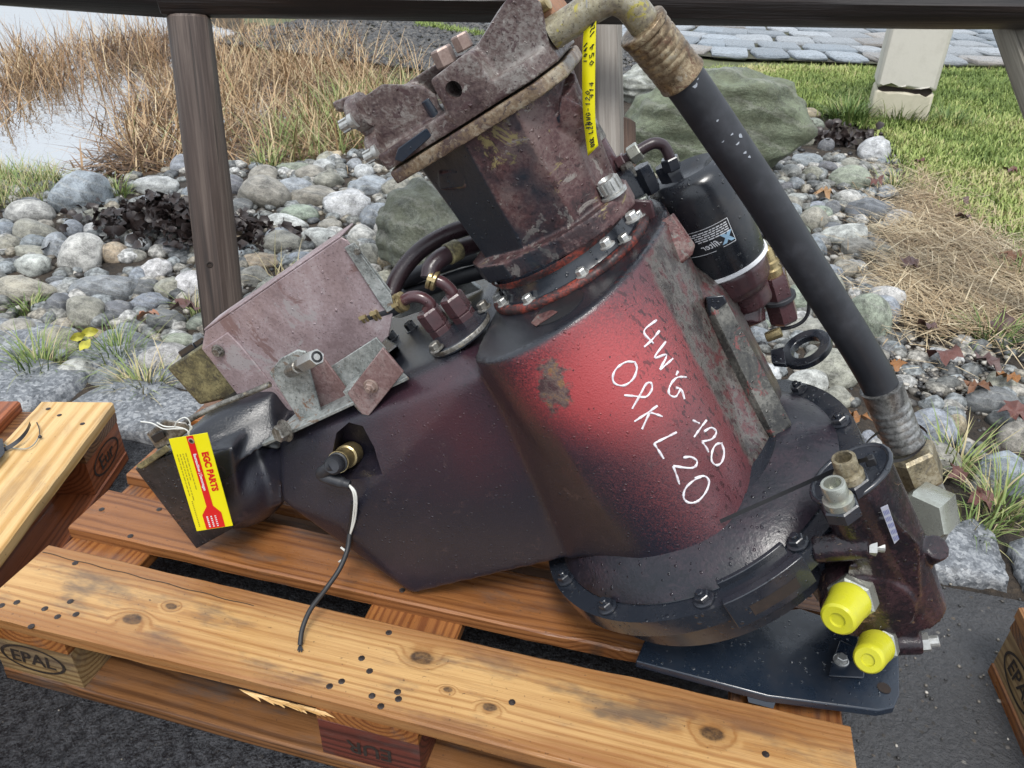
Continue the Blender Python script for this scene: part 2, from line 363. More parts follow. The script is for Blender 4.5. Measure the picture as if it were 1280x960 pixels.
M['plum_hose'] = simple('plum_painted_hose', (.032, .018, .022), .35, nscale=30., namt=.4, dark=(.012, .012, .014))
M['cone'] = blend_mat('dark_plum_bell', [(.007, .008, .013), (.014, .012, .018), (.030, .020, .027), (.010, .010, .015)], 7., (.26, .42), drops=.3)
M['plum'] = simple('plum_paint', (.070, .030, .034), .30, nscale=24., namt=.45, dark=(.018, .014, .018), coat=.3, drops=.35)
M['black_paint'] = simple('black_wet_paint', (.014, .017, .024), .26, nscale=22., namt=.25, dark=(.05, .045, .05), coat=.35, drops=.35)
M['blue_black'] = simple('blue_black_paint', (.012, .019, .032), .30, nscale=16., namt=.25, dark=(.04, .035, .035), coat=.3, drops=.25)
M['filter_black'] = simple('filter_black_paint', (.012, .014, .019), .32, nscale=12., namt=.3, dark=(.07, .055, .045), coat=.2, drops=.45)
M['brass'] = simple('brass', (.42, .33, .17), .34, .75, 50., .45, dark=(.06, .05, .035))
M['zinc'] = simple('zinc_steel', (.50, .50, .48), .36, .7, 50., .35, dark=(.10, .09, .08))
M['copper'] = simple('coppery_bolt', (.30, .225, .195), .45, .35, 60., .6, dark=(.15, .09, .075))
M['nickel'] = simple('nickel_fitting', (.42, .43, .38), .30, .7, 50., .3, dark=(.12, .11, .08))
M['ferrule'] = blend_mat('old_ferrule', [(.055, .05, .045), (.17, .16, .14), (.34, .33, .31), (.10, .085, .07), (.26, .22, .15)], 24., (.28, .5), .5, .2)
M['ferrule_brass'] = blend_mat('brown_ferrule', [(.09, .06, .035), (.21, .15, .09), (.38, .31, .20), (.12, .065, .04), (.30, .26, .20)], 20., (.25, .5), .55, .2)
M['ferrule_grey'] = blend_mat('grey_steel_ferrule', [(.10, .10, .098), (.25, .25, .245), (.42, .42, .41), (.17, .155, .14)], 20., (.28, .48), .55, .15, fine=.5)
M['scuff'] = simple('grey_scuff', (.24, .26, .29), .6, 0., 60., .4, 0.)
M['nut_brass'] = blend_mat('yellow_zinc_nut', [(.10, .085, .06), (.24, .20, .125), (.38, .34, .25), (.16, .14, .11)], 18., (.3, .55), .4, .2)
M['pipe_gold'] = blend_mat('gold_zinc_pipe', [(.20, .17, .13), (.33, .29, .19), (.44, .41, .33), (.42, .36, .07), (.16, .13, .10)], 16., (.25, .5), .45, .15)
M['rust_orange'] = simple('rust_orange_flange', (.30, .135, .06), .6, .1, 22., .7, .3, dark=(.16, .12, .10))
M['yellow_cap'] = simple('yellow_plastic_cap', (.50, .485, .025), .32, 0., 30., .4, .05, dark=(.40, .37, .05))
M['tag_yellow'] = simple('yellow_card', (.78, .70, .004), .45, 0., 10., .05, 0.02, dark=(.6, .5, .02))
M['tag_red'] = simple('red_print', (.62, .008, .012), .4, 0., 10., .05, 0.02, dark=(.4, .01, .01))
M['ink'] = simple('black_ink', (.012, .012, .014), .5, 0., 10., .1, 0.)
M['ink_brown'] = simple('faint_print', (.28, .22, .02), .5, 0., 10., .1, 0.)
M['white_print'] = simple('white_print', (.75, .76, .78), .45, 0., 90., .15, 0., dark=(.5, .5, .52))
M['paint_pen'] = simple('white_paint_pen', (.70, .69, .72), .4, 0., 210., .75, .1, dark=(.36, .24, .26))
M['blue_print'] = simple('pale_blue_print', (.32, .50, .66), .45, 0., 90., .1, 0.)
M['wire_white'] = simple('white_wire', (.62, .62, .58), .4, 0., 40., .2, 0., dark=(.3, .3, .28))
M['burnt'] = simple('burnt_stamp', (.018, .011, .008), .8, 0., 120., .25, 0., dark=(.09, .05, .03))
M['nail'] = simple('rusty_nail', (.035, .026, .024), .42, .5, 160., .4, dark=(.16, .15, .14))
M['red_gasket'] = blend_mat('orange_red_sealant', [(.018, .014, .016), (.045, .022, .022), (.25, .045, .028), (.05, .03, .03)], 26., (.3, .6))
M['concrete'] = simple('pale_concrete', (.56, .53, .47), .85, 0., 14., .22, .35, dark=(.36, .34, .29))
M['concrete2'] = simple('cream_concrete', (.50, .46, .36), .85, 0., 10., .3, .35, dark=(.30, .29, .20))
M['cooler'] = blend_mat('mossy_aluminium', [(.05, .045, .03), (.13, .115, .06), (.25, .22, .11), (.06, .05, .035)], 22., (.4, .7))
M['sticker_ink'] = simple('sticker_ink', (.16, .18, .40), .4, 0., 60., .2, 0.)
M['sticker'] = simple('silver_sticker', (.50, .51, .58), .35, .2, 60., .25, .05, dark=(.20, .22, .42))

def pump_paint():
    m = blend_mat('grimy_plum_casting', [(.034, .020, .022), (.088, .042, .042), (.155, .105, .098), (.24, .215, .195), (.26, .215, .09)], 11., drops=.22)
    t = m.node_tree; b = next(n for n in t.nodes if n.type == 'BSDF_PRINCIPLED'); src = b.inputs['Base Color'].links[0].from_socket
    def N(ty, **k):
        d = t.nodes.new(ty)
        for a, v in k.items(): setattr(d, a, v)
        return d
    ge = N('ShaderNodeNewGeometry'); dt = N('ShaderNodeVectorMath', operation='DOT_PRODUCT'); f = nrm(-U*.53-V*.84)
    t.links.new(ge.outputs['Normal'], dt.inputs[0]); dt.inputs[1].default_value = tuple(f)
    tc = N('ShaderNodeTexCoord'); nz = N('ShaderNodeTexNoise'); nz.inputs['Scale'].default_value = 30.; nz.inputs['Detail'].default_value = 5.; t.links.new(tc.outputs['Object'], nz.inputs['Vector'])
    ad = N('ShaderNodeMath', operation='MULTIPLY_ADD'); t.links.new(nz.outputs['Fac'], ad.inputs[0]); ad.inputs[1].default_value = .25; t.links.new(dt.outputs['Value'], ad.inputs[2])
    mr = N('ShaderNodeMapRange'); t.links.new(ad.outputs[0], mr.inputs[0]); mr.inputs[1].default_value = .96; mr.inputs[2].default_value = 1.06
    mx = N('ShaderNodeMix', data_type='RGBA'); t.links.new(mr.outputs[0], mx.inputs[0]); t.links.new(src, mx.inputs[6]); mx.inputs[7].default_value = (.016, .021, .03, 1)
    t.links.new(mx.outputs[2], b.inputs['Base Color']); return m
M['grimy_plum'] = pump_paint()
M['grey_plum'] = blend_mat('grey_plum_casting', [(.050, .029, .030), (.110, .078, .072), (.225, .205, .19), (.055, .028, .030), (.28, .265, .245)], 14., bump=.5, drops=.2)
M['ochre_plate'] = blend_mat('ochre_worn_plate', [(.07, .045, .04), (.17, .12, .075), (.28, .24, .18), (.05, .035, .035), (.30, .23, .06)], 16.)
M['galv'] = blend_mat('old_galvanised', [(.17, .18, .175), (.30, .32, .31), (.46, .48, .47), (.20, .14, .10), (.24, .11, .05)], 12., (.4, .65), .35)
M['sheet'] = blend_mat('mauve_sheet', [(.23, .17, .175), (.33, .255, .265), (.43, .37, .385), (.35, .32, .325), (.20, .125, .12)], 6., (.3, .55), .15, .15, .12, fine=.2)
M['bracket_plum'] = blend_mat('mauve_plate', [(.16, .095, .09), (.22, .14, .135), (.30, .23, .22), (.15, .10, .095)], 14., (.35, .6), .1)
M['foot'] = blend_mat('rusty_black_foot', [(.012, .011, .012), (.018, .016, .018), (.035, .026, .026), (.014, .012, .014), (.09, .04, .03)], 10., (.2, .5), drops=.5)
M['lug'] = blend_mat('worn_red_lug', [(.05, .022, .022), (.12, .05, .046), (.20, .14, .125), (.14, .03, .03), (.16, .155, .14)], 22., (.3, .55), drops=.2)
M['grey_green'] = blend_mat('grey_green_grime', [(.020, .020, .020), (.055, .053, .047), (.14, .135, .12), (.16, .045, .042), (.10, .032, .032)], 15., (.35, .6), drops=.25)
M['valve'] = blend_mat('plum_black_valve', [(.009, .007, .010), (.020, .011, .014), (.045, .022, .026), (.014, .010, .014), (.16, .10, .06)], 12., (.12, .3), drops=.3)

def case_paint():
    g = NG('oversprayed_red_case'); p = g.oc()
    u = g.vm('DOT_PRODUCT', p, tuple(U)); v = g.vm('DOT_PRODUCT', p, tuple(V)); w = g.vm('DOT_PRODUCT', p, tuple(W))
    nb = g.noise(p, 7., 4., .6); sp = g.noise(p, 420., 2., .7); sp2 = g.noise(p, 1100., 1., .5)
    m = g.math('ADD', g.math('ADD', g.math('MULTIPLY', u, 6.2), g.math('ADD', .22, g.math('MULTIPLY', w, 2.3))), g.math('MULTIPLY', g.math('SUBTRACT', nb, .5), .55))
    m = g.math('ADD', m, g.math('MULTIPLY', g.math('SUBTRACT', g.math('ADD', sp, sp2), 1.), 1.25))
    red = g.mr(m, .18, .98)
    rimd = g.math('MULTIPLY', g.mr(g.math('ADD', w, g.math('MULTIPLY', g.math('SUBTRACT', sp, .5), .06)), .275, .332), g.mr(u, .04, -.05)); red = g.math('MULTIPLY', red, g.math('SUBTRACT', 1., g.math('MULTIPLY', rimd, .8)))
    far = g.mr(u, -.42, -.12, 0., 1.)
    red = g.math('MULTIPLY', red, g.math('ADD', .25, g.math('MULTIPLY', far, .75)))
    # second faint red dusting on the flat of the arm
    ca = g.vm('LENGTH', g.vm('SUBTRACT', p, tuple(np.array([-.20, -.07, .29]) @ GM)))
    red = g.math('MAXIMUM', red, g.math('MULTIPLY', g.mr(g.math('ADD', ca, g.math('MULTIPLY', g.math('SUBTRACT', sp, .5), .12)), .17, .02), .34))
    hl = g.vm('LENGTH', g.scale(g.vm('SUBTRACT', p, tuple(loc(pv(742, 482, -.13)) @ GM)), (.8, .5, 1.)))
    painted_highlight = g.mr(g.math('ADD', hl, g.math('MULTIPLY', g.math('SUBTRACT', sp, .5), .10)), .115, .02)  # brighter red spot on the barrel: a highlight painted into the colour
    red = g.math('MAXIMUM', red, g.math('MULTIPLY', painted_highlight, .92))
    redc = g.mix(painted_highlight, g.mix(g.mr(g.noise(p, 6., 5., .65), .35, .68), (.135, .030, .033), (.085, .030, .036)), (.36, .052, .055))
    c = g.mix(red, (.0105, .0105, .019), redc)
    c = g.mix(g.math('MULTIPLY', g.mr(g.noise(p, 5., 5., .7), .5, .7), .22), c, (.075, .045, .055))
    # wet black top deck
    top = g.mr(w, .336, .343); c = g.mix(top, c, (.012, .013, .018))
    # worn grey side behind the ridge
    side = g.math('MULTIPLY', g.mr(g.math('ADD', g.math('SUBTRACT', v, g.math('MULTIPLY', w, .152)), g.math('MULTIPLY', g.math('SUBTRACT', g.noise(p, 45., 4., .7), .5), .018)), -.066, -.054), g.mr(u, .07, .085))
    n2 = g.noise(p, 17., 7., .75); gc = g.ramp(n2, [(.34, (.016, .014, .014)), (.45, (.050, .040, .036)), (.52, (.105, .095, .086)), (.58, (.085, .034, .034)), (.68, (.14, .042, .040))])
    side = g.math('MULTIPLY', side, g.math('SUBTRACT', 1., top)); c = g.mix(side, c, gc)
    # scraped patch
    sc = g.vm('SUBTRACT', p, tuple(loc(pv(690, 488, -.135)) @ GM)); sd = g.vm('LENGTH', g.scale(sc, (1.5, .6, .9)))
    scr = g.mr(g.math('ADD', sd, g.math('MULTIPLY', g.math('SUBTRACT', g.noise(p, 60., 4., .7), .5), .07)), .034, .022)
    c = g.mix(g.math('MULTIPLY', scr, .9), c, g.ramp(g.noise(p, 75., 4., .7), [(.4, (.035, .028, .030)), (.55, (.10, .085, .075)), (.68, (.20, .12, .05))]))
    c = g.mix(g.math('MULTIPLY', g.mr(g.noise(p, 150., 2.), .71, .75), .8), c, (.008, .008, .01))
    ds = g.noise(g.n('ShaderNodeCombineXYZ', {0: g.math('MULTIPLY', u, 170.), 1: g.math('MULTIPLY', v, 170.), 2: g.math('MULTIPLY', w, 80.)}).outputs[0], 1., 2., .5)
    zone = g.mr(g.math('ADD', u, g.math('MULTIPLY', g.noise(p, 16., 3.), .06)), .075, .115)
    c = g.mix(g.math('MULTIPLY', g.math('MULTIPLY', g.mr(ds, .60, .63), zone), .85), c, (.035, .010, .012))
    c = g.mix(g.math('MULTIPLY', g.mr(g.noise(p, 210., 4., .7), .69, .72), .6), c, (.20, .13, .12))
    c = g.mix(g.math('MULTIPLY', g.mr(g.noise(p, 24., 6., .75), .60, .70), .28), c, (.12, .075, .07))
    nm = g.bump(g.math('ADD', sp, g.math('MULTIPLY', n2, 1.2)), .34, .0020)
    nm2, dm = droplets(g, p, 105., .34, nm, .20)
    ro = g.math('ADD', .36, g.math('MULTIPLY', g.math('SUBTRACT', sp, .5), .2)); ro = g.math('SUBTRACT', ro, g.math('MULTIPLY', top, .16))
    return g.done(Base_Color=c, Roughness=ro, Normal=nm2, Coat_Weight=.25, Coat_Roughness=.25, **{'Specular_IOR_Level': .55})
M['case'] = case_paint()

def asphalt():
    g = NG('wet_asphalt'); p = g.pos()
    d = g.vor(p, 95., out='Distance'); cc = g.vor(p, 95., out='Color'); sep = g.n('ShaderNodeSeparateColor', {0: cc}); r = sep.outputs[0]
    n = g.noise(p, 7., 5., .6); n2 = g.noise(p, 60., 4., .65); n3 = g.noise(p, 2.2, 4., .6)
    base = g.mix(g.mr(g.math('ADD', g.math('MULTIPLY', n2, .45), g.math('MULTIPLY', g.noise(p, 260., 4., .75), .55)), .40, .60), (.018, .019, .023), (.105, .108, .118))  # pale noise flecks put the sky glints of the wet surface into the colour
    px = g.n('ShaderNodeSeparateXYZ', {0: p}).outputs[0]
    dry = g.mr(g.math('ADD', px, g.math('MULTIPLY', g.math('SUBTRACT', n3, .5), .5)), .75, 1.2)
    base = g.mix(g.math('MULTIPLY', dry, .65), base, (.15, .15, .155))
    d = g.math('ADD', d, g.math('MULTIPLY', g.math('SUBTRACT', g.noise(p, 300., 2.), .5), .35)); st = g.math('MULTIPLY', g.math('GREATER_THAN', r, .60), g.mr(d, g.math('ADD', .15, g.math('MULTIPLY', sep.outputs[2], .28)), g.math('MULTIPLY', sep.outputs[2], .2))); st = g.math('MULTIPLY', st, g.math('ADD', .15, g.math('MULTIPLY', dry, .85)))
    c = g.mix(st, base, g.ramp(sep.outputs[1], [(0, (.06, .058, .056)), (.55, (.13, .115, .10)), (.85, (.24, .20, .16)), (1, (.36, .34, .31))]))
    d2 = g.vor(g.vm('ADD', p, g.scale(g.noise(p, 40., 3., .6, col=True), .02)), 150.); h = g.math('ADD', g.math('MULTIPLY', g.math('SUBTRACT', 1., d2), .55), g.math('MULTIPLY', g.noise(p, 110., 5., .75), 1.3)); h = g.math('ADD', h, g.math('MULTIPLY', g.noise(p, 22., 4., .65), 1.6))
    return g.done(Base_Color=c, Roughness=g.math('ADD', g.mr(n, .35, .65, .14, .30), g.math('MULTIPLY', dry, .30)), Normal=g.bump(h, 1., .016), **{'Specular_IOR_Level': .5})
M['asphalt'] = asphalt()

def granite():
    g = NG('kerb_granite'); p = g.oc(); r = g.rnd(); q = g.vm('ADD', p, g.n('ShaderNodeCombineXYZ', {0: g.math('MULTIPLY', r, 9.), 1: 0., 2: 0.}).outputs[0])
    a = g.noise(q, 150., 3., .7); b = g.noise(q, 16., 5., .65); v = g.vor(q, 130., out='Color'); vs = g.n('ShaderNodeSeparateColor', {0: v}).outputs[0]
    c = g.ramp(g.math('ADD', g.math('MULTIPLY', a, .5), g.math('ADD', g.math('MULTIPLY', b, .3), g.math('MULTIPLY', vs, .22))), [(.32, (.05, .055, .062)), (.5, (.155, .165, .18)), (.68, (.36, .37, .38))])
    c = g.mix(g.math('MULTIPLY', g.mr(g.noise(q, 6., 5., .7), .55, .7), .45), c, (.07, .062, .05))
    return g.done(Base_Color=c, Roughness=g.mr(b, .35, .65, .28, .5), Normal=g.bump(g.math('ADD', b, g.math('MULTIPLY', a, .4)), .6, .008))
M['granite'] = granite()
def cobble():
    g = NG('cobble_granite'); p = g.oc(); oi = g.n('ShaderNodeObjectInfo').outputs['Color']; b = g.noise(p, 28., 5., .65); a = g.noise(p, 9., 3., .6)
    v = g.mr(g.math('ADD', g.math('MULTIPLY', a, .5), g.math('MULTIPLY', b, .5)), .36, .64, .6, 1.35); c = g.mix(1., oi, g.n('ShaderNodeCombineXYZ', {0: v, 1: v, 2: v}).outputs[0], 'MULTIPLY')
    return g.done(Base_Color=c, Roughness=g.mr(a, .4, .6, .25, .5), Normal=g.bump(b, .5, .01))
M['cobble'] = cobble()
def soil(name, a, b, c3, sc=9., rough=.85):
    g = NG(name); p = g.pos(); n = g.noise(p, sc, 6., .7); n2 = g.noise(p, sc*9, 4., .7)
    c = g.ramp(g.math('ADD', g.math('MULTIPLY', n, .6), g.math('MULTIPLY', n2, .4)), [(.36, a), (.5, b), (.65, c3)])
    return g.done(Base_Color=c, Roughness=rough, Normal=g.bump(g.math('ADD', n, n2), .8, .02))
M['soil'] = soil('damp_soil', (.014, .011, .009), (.040, .030, .022), (.085, .062, .042))
M['mud'] = soil('pond_mud', (.020, .016, .010), (.060, .042, .022), (.13, .085, .04), 5.)
M['turf'] = soil('turf', (.035, .045, .014), (.075, .10, .025), (.15, .15, .06), 7.)
M['far'] = soil('far_ground', (.05, .06, .03), (.09, .10, .045), (.14, .13, .07), .4)
M['joint'] = soil('path_joint', (.03, .03, .022), (.07, .065, .045), (.09, .12, .04), 6.)

def blades(name, cols, rough=.55, trans=.25):
    g = NG(name); t = g.n('ShaderNodeAttribute', attribute_name='tint').outputs['Fac']
    c = g.ramp(t, cols)
    return g.done(Base_Color=c, Roughness=rough, **{'Specular_IOR_Level': .3, 'Transmission_Weight': 0.})
GREEN = [(0, (.10, .15, .035)), (.3, (.20, .27, .065)), (.6, (.33, .39, .12)), (.82, (.44, .44, .18)), (1, (.48, .40, .23))]
M['grass'] = blades('lawn_blades', GREEN)
M['tuft'] = blades('tuft_blades', [(0, (.05, .09, .025)), (.3, (.12, .19, .05)), (.55, (.24, .30, .10)), (.75, (.38, .33, .17)), (1, (.50, .42, .26))])
M['straw'] = blades('straw', [(0, (.16, .105, .055)), (.4, (.36, .26, .15)), (.75, (.52, .42, .27)), (1, (.62, .53, .37))])
M['reed'] = blades('dry_reed', [(0, (.075, .045, .027)), (.25, (.20, .115, .06)), (.5, (.36, .235, .125)), (.72, (.50, .37, .22)), (.9, (.56, .47, .31)), (1, (.27, .29, .12))])
def leafm(name, a, b):
    g = NG(name); p = g.oc(); n = g.noise(p, 30., 5., .7); oi = g.n('ShaderNodeObjectInfo').outputs['Color']
    v = g.mr(n, .3, .7, .55, 1.3); c = g.mix(1., oi, g.n('ShaderNodeCombineXYZ', {0: v, 1: v, 2: v}).outputs[0], 'MULTIPLY')
    return g.done(Base_Color=c, Roughness=.42, Normal=g.bump(n, .3, .004))
M['leaf'] = leafm('dead_leaf', 0, 0)
M['rot'] = simple('rotting_leaves', (.026, .018, .017), .4, 0., 40., .5, .3, dark=(.07, .042, .032))
def water():
    g = NG('pond_water'); p = g.pos(); n = g.noise(g.scale(p, (1., 2.2, 1.)), 5., 2.)
    return g.done(Base_Color=(.035, .026, .014), Roughness=.03, IOR=4.2, Normal=g.bump(n, .16, .02), **{'Specular_IOR_Level': .9})
M['water'] = water()
g = NG('white_gravel'); M['gravel_white'] = g.done(Base_Color=g.ramp(g.n('ShaderNodeAttribute', attribute_name='tint').outputs['Fac'], [(0, (.20, .19, .17)), (.5, (.48, .46, .42)), (1, (.68, .66, .62))]), Roughness=.6)
g = NG('small_stones'); _t = g.n('ShaderNodeAttribute', attribute_name='tint').outputs['Fac']; _n = g.noise(g.pos(), 70., 5., .7); _c = g.ramp(_t, [(0, (.07, .075, .08)), (.3, (.17, .17, .155)), (.6, (.22, .24, .25)), (.8, (.24, .21, .16)), (1, (.42, .42, .41))]); _v = g.mr(_n, .38, .66, .45, 1.5)
M['small_stone'] = g.done(Base_Color=g.mix(1., _c, g.n('ShaderNodeCombineXYZ', {0: _v, 1: _v, 2: _v}).outputs[0], 'MULTIPLY'), Roughness=.45, Normal=g.bump(_n, .4, .006))
g = NG('mixed_gravel'); M['gravel'] = g.done(Base_Color=g.ramp(g.n('ShaderNodeAttribute', attribute_name='tint').outputs['Fac'], [(0, (.02, .02, .022)), (.45, (.07, .065, .06)), (.75, (.19, .17, .14)), (1, (.50, .47, .42))]), Roughness=.42)

# ================================================================ THE SETTING
def fast_mesh(name, verts, faces_flat, sizes, tint=None, smooth=False):
    me = bpy.data.meshes.new(name); me.vertices.add(len(verts)); me.vertices.foreach_set('co', np.asarray(verts, np.float32).ravel())
    sizes = np.asarray(sizes, np.int32); me.loops.add(int(sizes.sum())); me.loops.foreach_set('vertex_index', np.asarray(faces_flat, np.int32))
    me.polygons.add(len(sizes)); st = np.concatenate([[0], np.cumsum(sizes)[:-1]]).astype(np.int32); me.polygons.foreach_set('loop_start', st)
    if smooth: me.polygons.foreach_set('use_smooth', np.ones(len(sizes), bool))
    if tint is not None:
        a = me.attributes.new('tint', 'FLOAT', 'POINT'); a.data.foreach_set('value', np.asarray(tint, np.float32))
    me.update(calc_edges=True); me.validate(); return me
def grid_mesh(name, xs, ys, zf):
    X, Y = np.meshgrid(xs, ys); Z = zf(X, Y); v = np.stack([X, Y, Z], -1).reshape(-1, 3); nx = len(xs); ny = len(ys)
    i = (np.arange(ny-1)[:, None]*nx+np.arange(nx-1)[None]).ravel(); f = np.stack([i, i+1, i+1+nx, i+nx], 1)
    return fast_mesh(name, v, f.ravel(), np.full(len(f), 4), smooth=True)
def inpoly(P, x, y):
    P = np.asarray(P); c = np.zeros(np.shape(x), bool); j = len(P)-1
    for i in range(len(P)):
        k = ((P[i, 1] > y) != (P[j, 1] > y)) & (x < (P[j, 0]-P[i, 0])*(y-P[i, 1])/(P[j, 1]-P[i, 1]+1e-12)+P[i, 0]); c ^= k; j = i
    return c
def vnoise(x, y, s, seed=0):
    x = np.asarray(x)*s; y = np.asarray(y)*s; r = np.zeros(np.shape(x)); a = .5
    for o in range(4):
        xi = np.floor(x).astype(int); yi = np.floor(y).astype(int); fx = x-xi; fy = y-yi; fx = fx*fx*(3-2*fx); fy = fy*fy*(3-2*fy)
        def h(i, j):
            n = (i*374761393+j*668265263+(seed+o)*2246822519) & 0xffffffff; n = ((n ^ (n >> 13))*1274126177) & 0xffffffff; return ((n ^ (n >> 16)) & 0xffff)/65535.
        r += a*((h(xi, yi)*(1-fx)+h(xi+1, yi)*fx)*(1-fy)+(h(xi, yi+1)*(1-fx)+h(xi+1, yi+1)*fx)*fy); x = x*2; y = y*2; a *= .5
    return r
g2 = lambda x, y, z=0.: gz(x, y, z)[:2]
POND = [(-30, 1.9), (-3.2, 2.05)] + [tuple(g2(*p)) for p in [(10, 212), (60, 210), (130, 216), (190, 205), (250, 192), (330, 200), (400, 190), (470, 170), (500, 120), (470, 75), (400, 50), (330, 32), (250, 12)]] + [(-6, 11), (-30, 16)]
POND = np.array(POND)
def pond_d(x, y):
    d = np.full(np.shape(x), 1e9); n = len(POND)
    for i in range(n):
        a = POND[i]; b = POND[(i+1) % n]; ab = b-a; t = np.clip(((x-a[0])*ab[0]+(y-a[1])*ab[1])/(ab@ab), 0, 1)
        d = np.minimum(d, np.hypot(x-a[0]-t*ab[0], y-a[1]-t*ab[1]))
    return np.where(inpoly(POND, x, y), -d, d)
def ground_z(x, y):
    d = pond_d(x, y); return -.02-.20*(1-np.clip((d+.42)/.5, 0, 1))**1 + .03*(vnoise(x, y, 4.)-.5)*np.clip((y-.95)*4, 0, 1)
xs = np.concatenate([np.array([-250, -80, -30, -14, -9]), np.arange(-6, 5.01, .07), np.array([7, 12, 30, 80, 250])])
ys = np.concatenate([np.array([-200, -40, -8, -2]), np.arange(-.5, 9.01, .07), np.array([10.5, 13, 20, 40, 90, 250])])
o = bpy.data.objects.new('ground', grid_mesh('ground', xs, ys, lambda x, y: ground_z(x, y)-.004)); COL.objects.link(o); o.data.materials.append(M['far']); struct(o)

def sheet(name, poly, z, mat, sub=None):
    mb = MB(); mb.add([(x, y, z) for x, y in poly], [tuple(range(len(poly)))]); return struct(mb.build(name, mat, None, smooth=0, recalc=False))
# near soil under the stones, pond mud: one relief sheet that follows the ground
o = bpy.data.objects.new('stone_bed', grid_mesh('stone_bed', np.arange(-3.2, 3.0, .05), np.arange(.7, 4.8, .05), lambda x, y: ground_z(x, y)+.006)); COL.objects.link(o); o.data.materials.append(M['soil']); struct(o); BED = o; WL[o.name] = np.zeros(3)
o = bpy.data.objects.new('pond_bottom', grid_mesh('pond_bottom', np.arange(-9, .4, .1), np.arange(1.9, 9, .1), lambda x, y: np.where(pond_d(x, y) < .12, ground_z(x, y)+.010, ground_z(x, y)-.03))); COL.objects.link(o); o.data.materials.append(M['mud']); struct(o)
mb = MB(); mb.add([(-30, 1.8, -.085), (.6, 1.8, -.085), (.6, 14, -.085), (-30, 14, -.085)], [(0, 1, 2, 3)]); struct(mb.build('pond_water', M['water'], None, smooth=0, recalc=False))
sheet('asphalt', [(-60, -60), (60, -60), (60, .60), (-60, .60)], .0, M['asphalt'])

def rounded_block(sx, sy, sz, seed, n=4, rough=.012):
    bm = bmesh.new(); bmesh.ops.create_cube(bm, size=1.); bmesh.ops.subdivide_edges(bm, edges=bm.edges, cuts=n, use_grid_fill=True)
    r = random.Random(seed)
    for v in bm.verts:
        c = np.array(v.co)*2; k = np.linalg.norm(c)/max(1e-6, np.abs(c).max()); c2 = c/(1+.16*(k-1)*1.6)
        c2 *= (1, 1, 1); nx = math.sin(c[0]*3.1+seed)*math.cos(c[1]*2.7+seed*2.)+.6*math.sin(c[0]*7+c[1]*5+seed)
        v.co = (c2[0]*sx/2+rough*(r.random()-.5)*1.4, c2[1]*sy/2+rough*(r.random()-.5)*1.4, c2[2]*sz/2+rough*.6*nx*(1 if c[2] > 0 else 0)+rough*.6*(r.random()-.5))
    me = bpy.data.meshes.new('block'); bm.to_mesh(me); bm.free(); me.polygons.foreach_set('use_smooth', [True]*len(me.polygons)); return me
# kerb of rough granite blocks (flush, between asphalt and stones)
KERB = sheet('kerb', [(-4, .60), (5, .60), (5, .92), (-4, .92)], -.004, M['soil']); WL[KERB.name] = np.zeros(3); KERB.location = (0, 0, 0)
KERB.data.transform(Matrix.Translation((.5, .76, -.004)))
def kerb_block(x, y, sx, sy, rz, k, top=.028):
    me = rounded_block(sx, sy, .12, k*1.7+.3, 5, .010); o = place(me, 'kerb_stone', M['granite'], KERB, (x, y, top-.06)); o.rotation_euler.z = rz; return o
kx = [(-2.4, .36), (-2.0, .40), (-1.56, .44), (-1.10, .46), (-.66, .40), (-.27, .34), (.12, .40), (.52, .36), (.90, .36), (1.24, .29), (1.475, .17), (1.64, .15), (1.83, .22), (2.1, .3), (2.5, .4)]
for k, (x, s) in enumerate(kx): kerb_block(x, .685+.012*math.sin(k*2.1), s-.012, .17 if x > .3 else .21, .05*math.sin(k*1.3), k)
for k, (x, s) in enumerate([(-1.3, .38), (-.86, .42), (-.40, .42), (.02, .36), (2.0, .36)]): kerb_block(x, .885, s, .17, .08*math.sin(k*2.3), k+20, .022)

# ---------------------------------------------------------------- rounded stones
def stone_mesh(seed, sub=3, ang=.0):
    bm = bmesh.new(); bmesh.ops.create_icosphere(bm, subdivisions=sub, radius=1.); r = np.random.default_rng(seed)
    ks = r.normal(size=(5, 3))*1.4; ph = r.uniform(0, 6.28, 5); planes = r.normal(size=(6 if ang else 3, 3)); planes /= np.linalg.norm(planes, axis=1)[:, None]; lim = r.uniform(.66, .9, len(planes))
    for v in bm.verts:
        p = np.array(v.co); d = 1+sum(.075*math.sin(float(ks[i]@p)+ph[i]) for i in range(5)); q = p*d
        for pl_, l in zip(planes, lim):
            t = q@pl_
            if t > l: q = q-pl_*(t-l)*(.6+.35*ang)
        if ang: q = q*(1+.05*math.sin(q[0]*9+ph[0])*math.sin(q[1]*8+ph[1])+.03*math.sin(q[2]*17+ph[2]))
        v.co = q
    me = bpy.data.meshes.new('stone'); bm.to_mesh(me); bm.free(); me.polygons.foreach_set('use_smooth', [True]*len(me.polygons)); me.materials.append(M['stone']); return me
STONES = [stone_mesh(s, 3, 0.) for s in range(10)] + [stone_mesh(50+s, 3, 1.) for s in range(6)]
TONE = [(.41, .41, .40), (.235, .255, .28), (.255, .245, .205), (.125, .13, .14), (.34, .28, .195), (.225, .255, .205)]
SPOTS = []
def add_stone(x, y, z, a, b, c, tone, k, rz=0., ry=0., parent=BED, name='stone'):
    o = bpy.data.objects.new(name, STONES[k % len(STONES)]); COL.objects.link(o); o.parent = parent
    o.location = (x, y, z); o.scale = (a, b, c); o.rotation_euler = (random.uniform(-.2, .2), ry, rz)
    j = random.uniform(.85, 1.15); t = TONE[tone]; o.color = (t[0]*j*random.uniform(.96, 1.04), t[1]*j, t[2]*j*random.uniform(.95, 1.05), 1); SPOTS.append((x, y, max(a, b))); return o
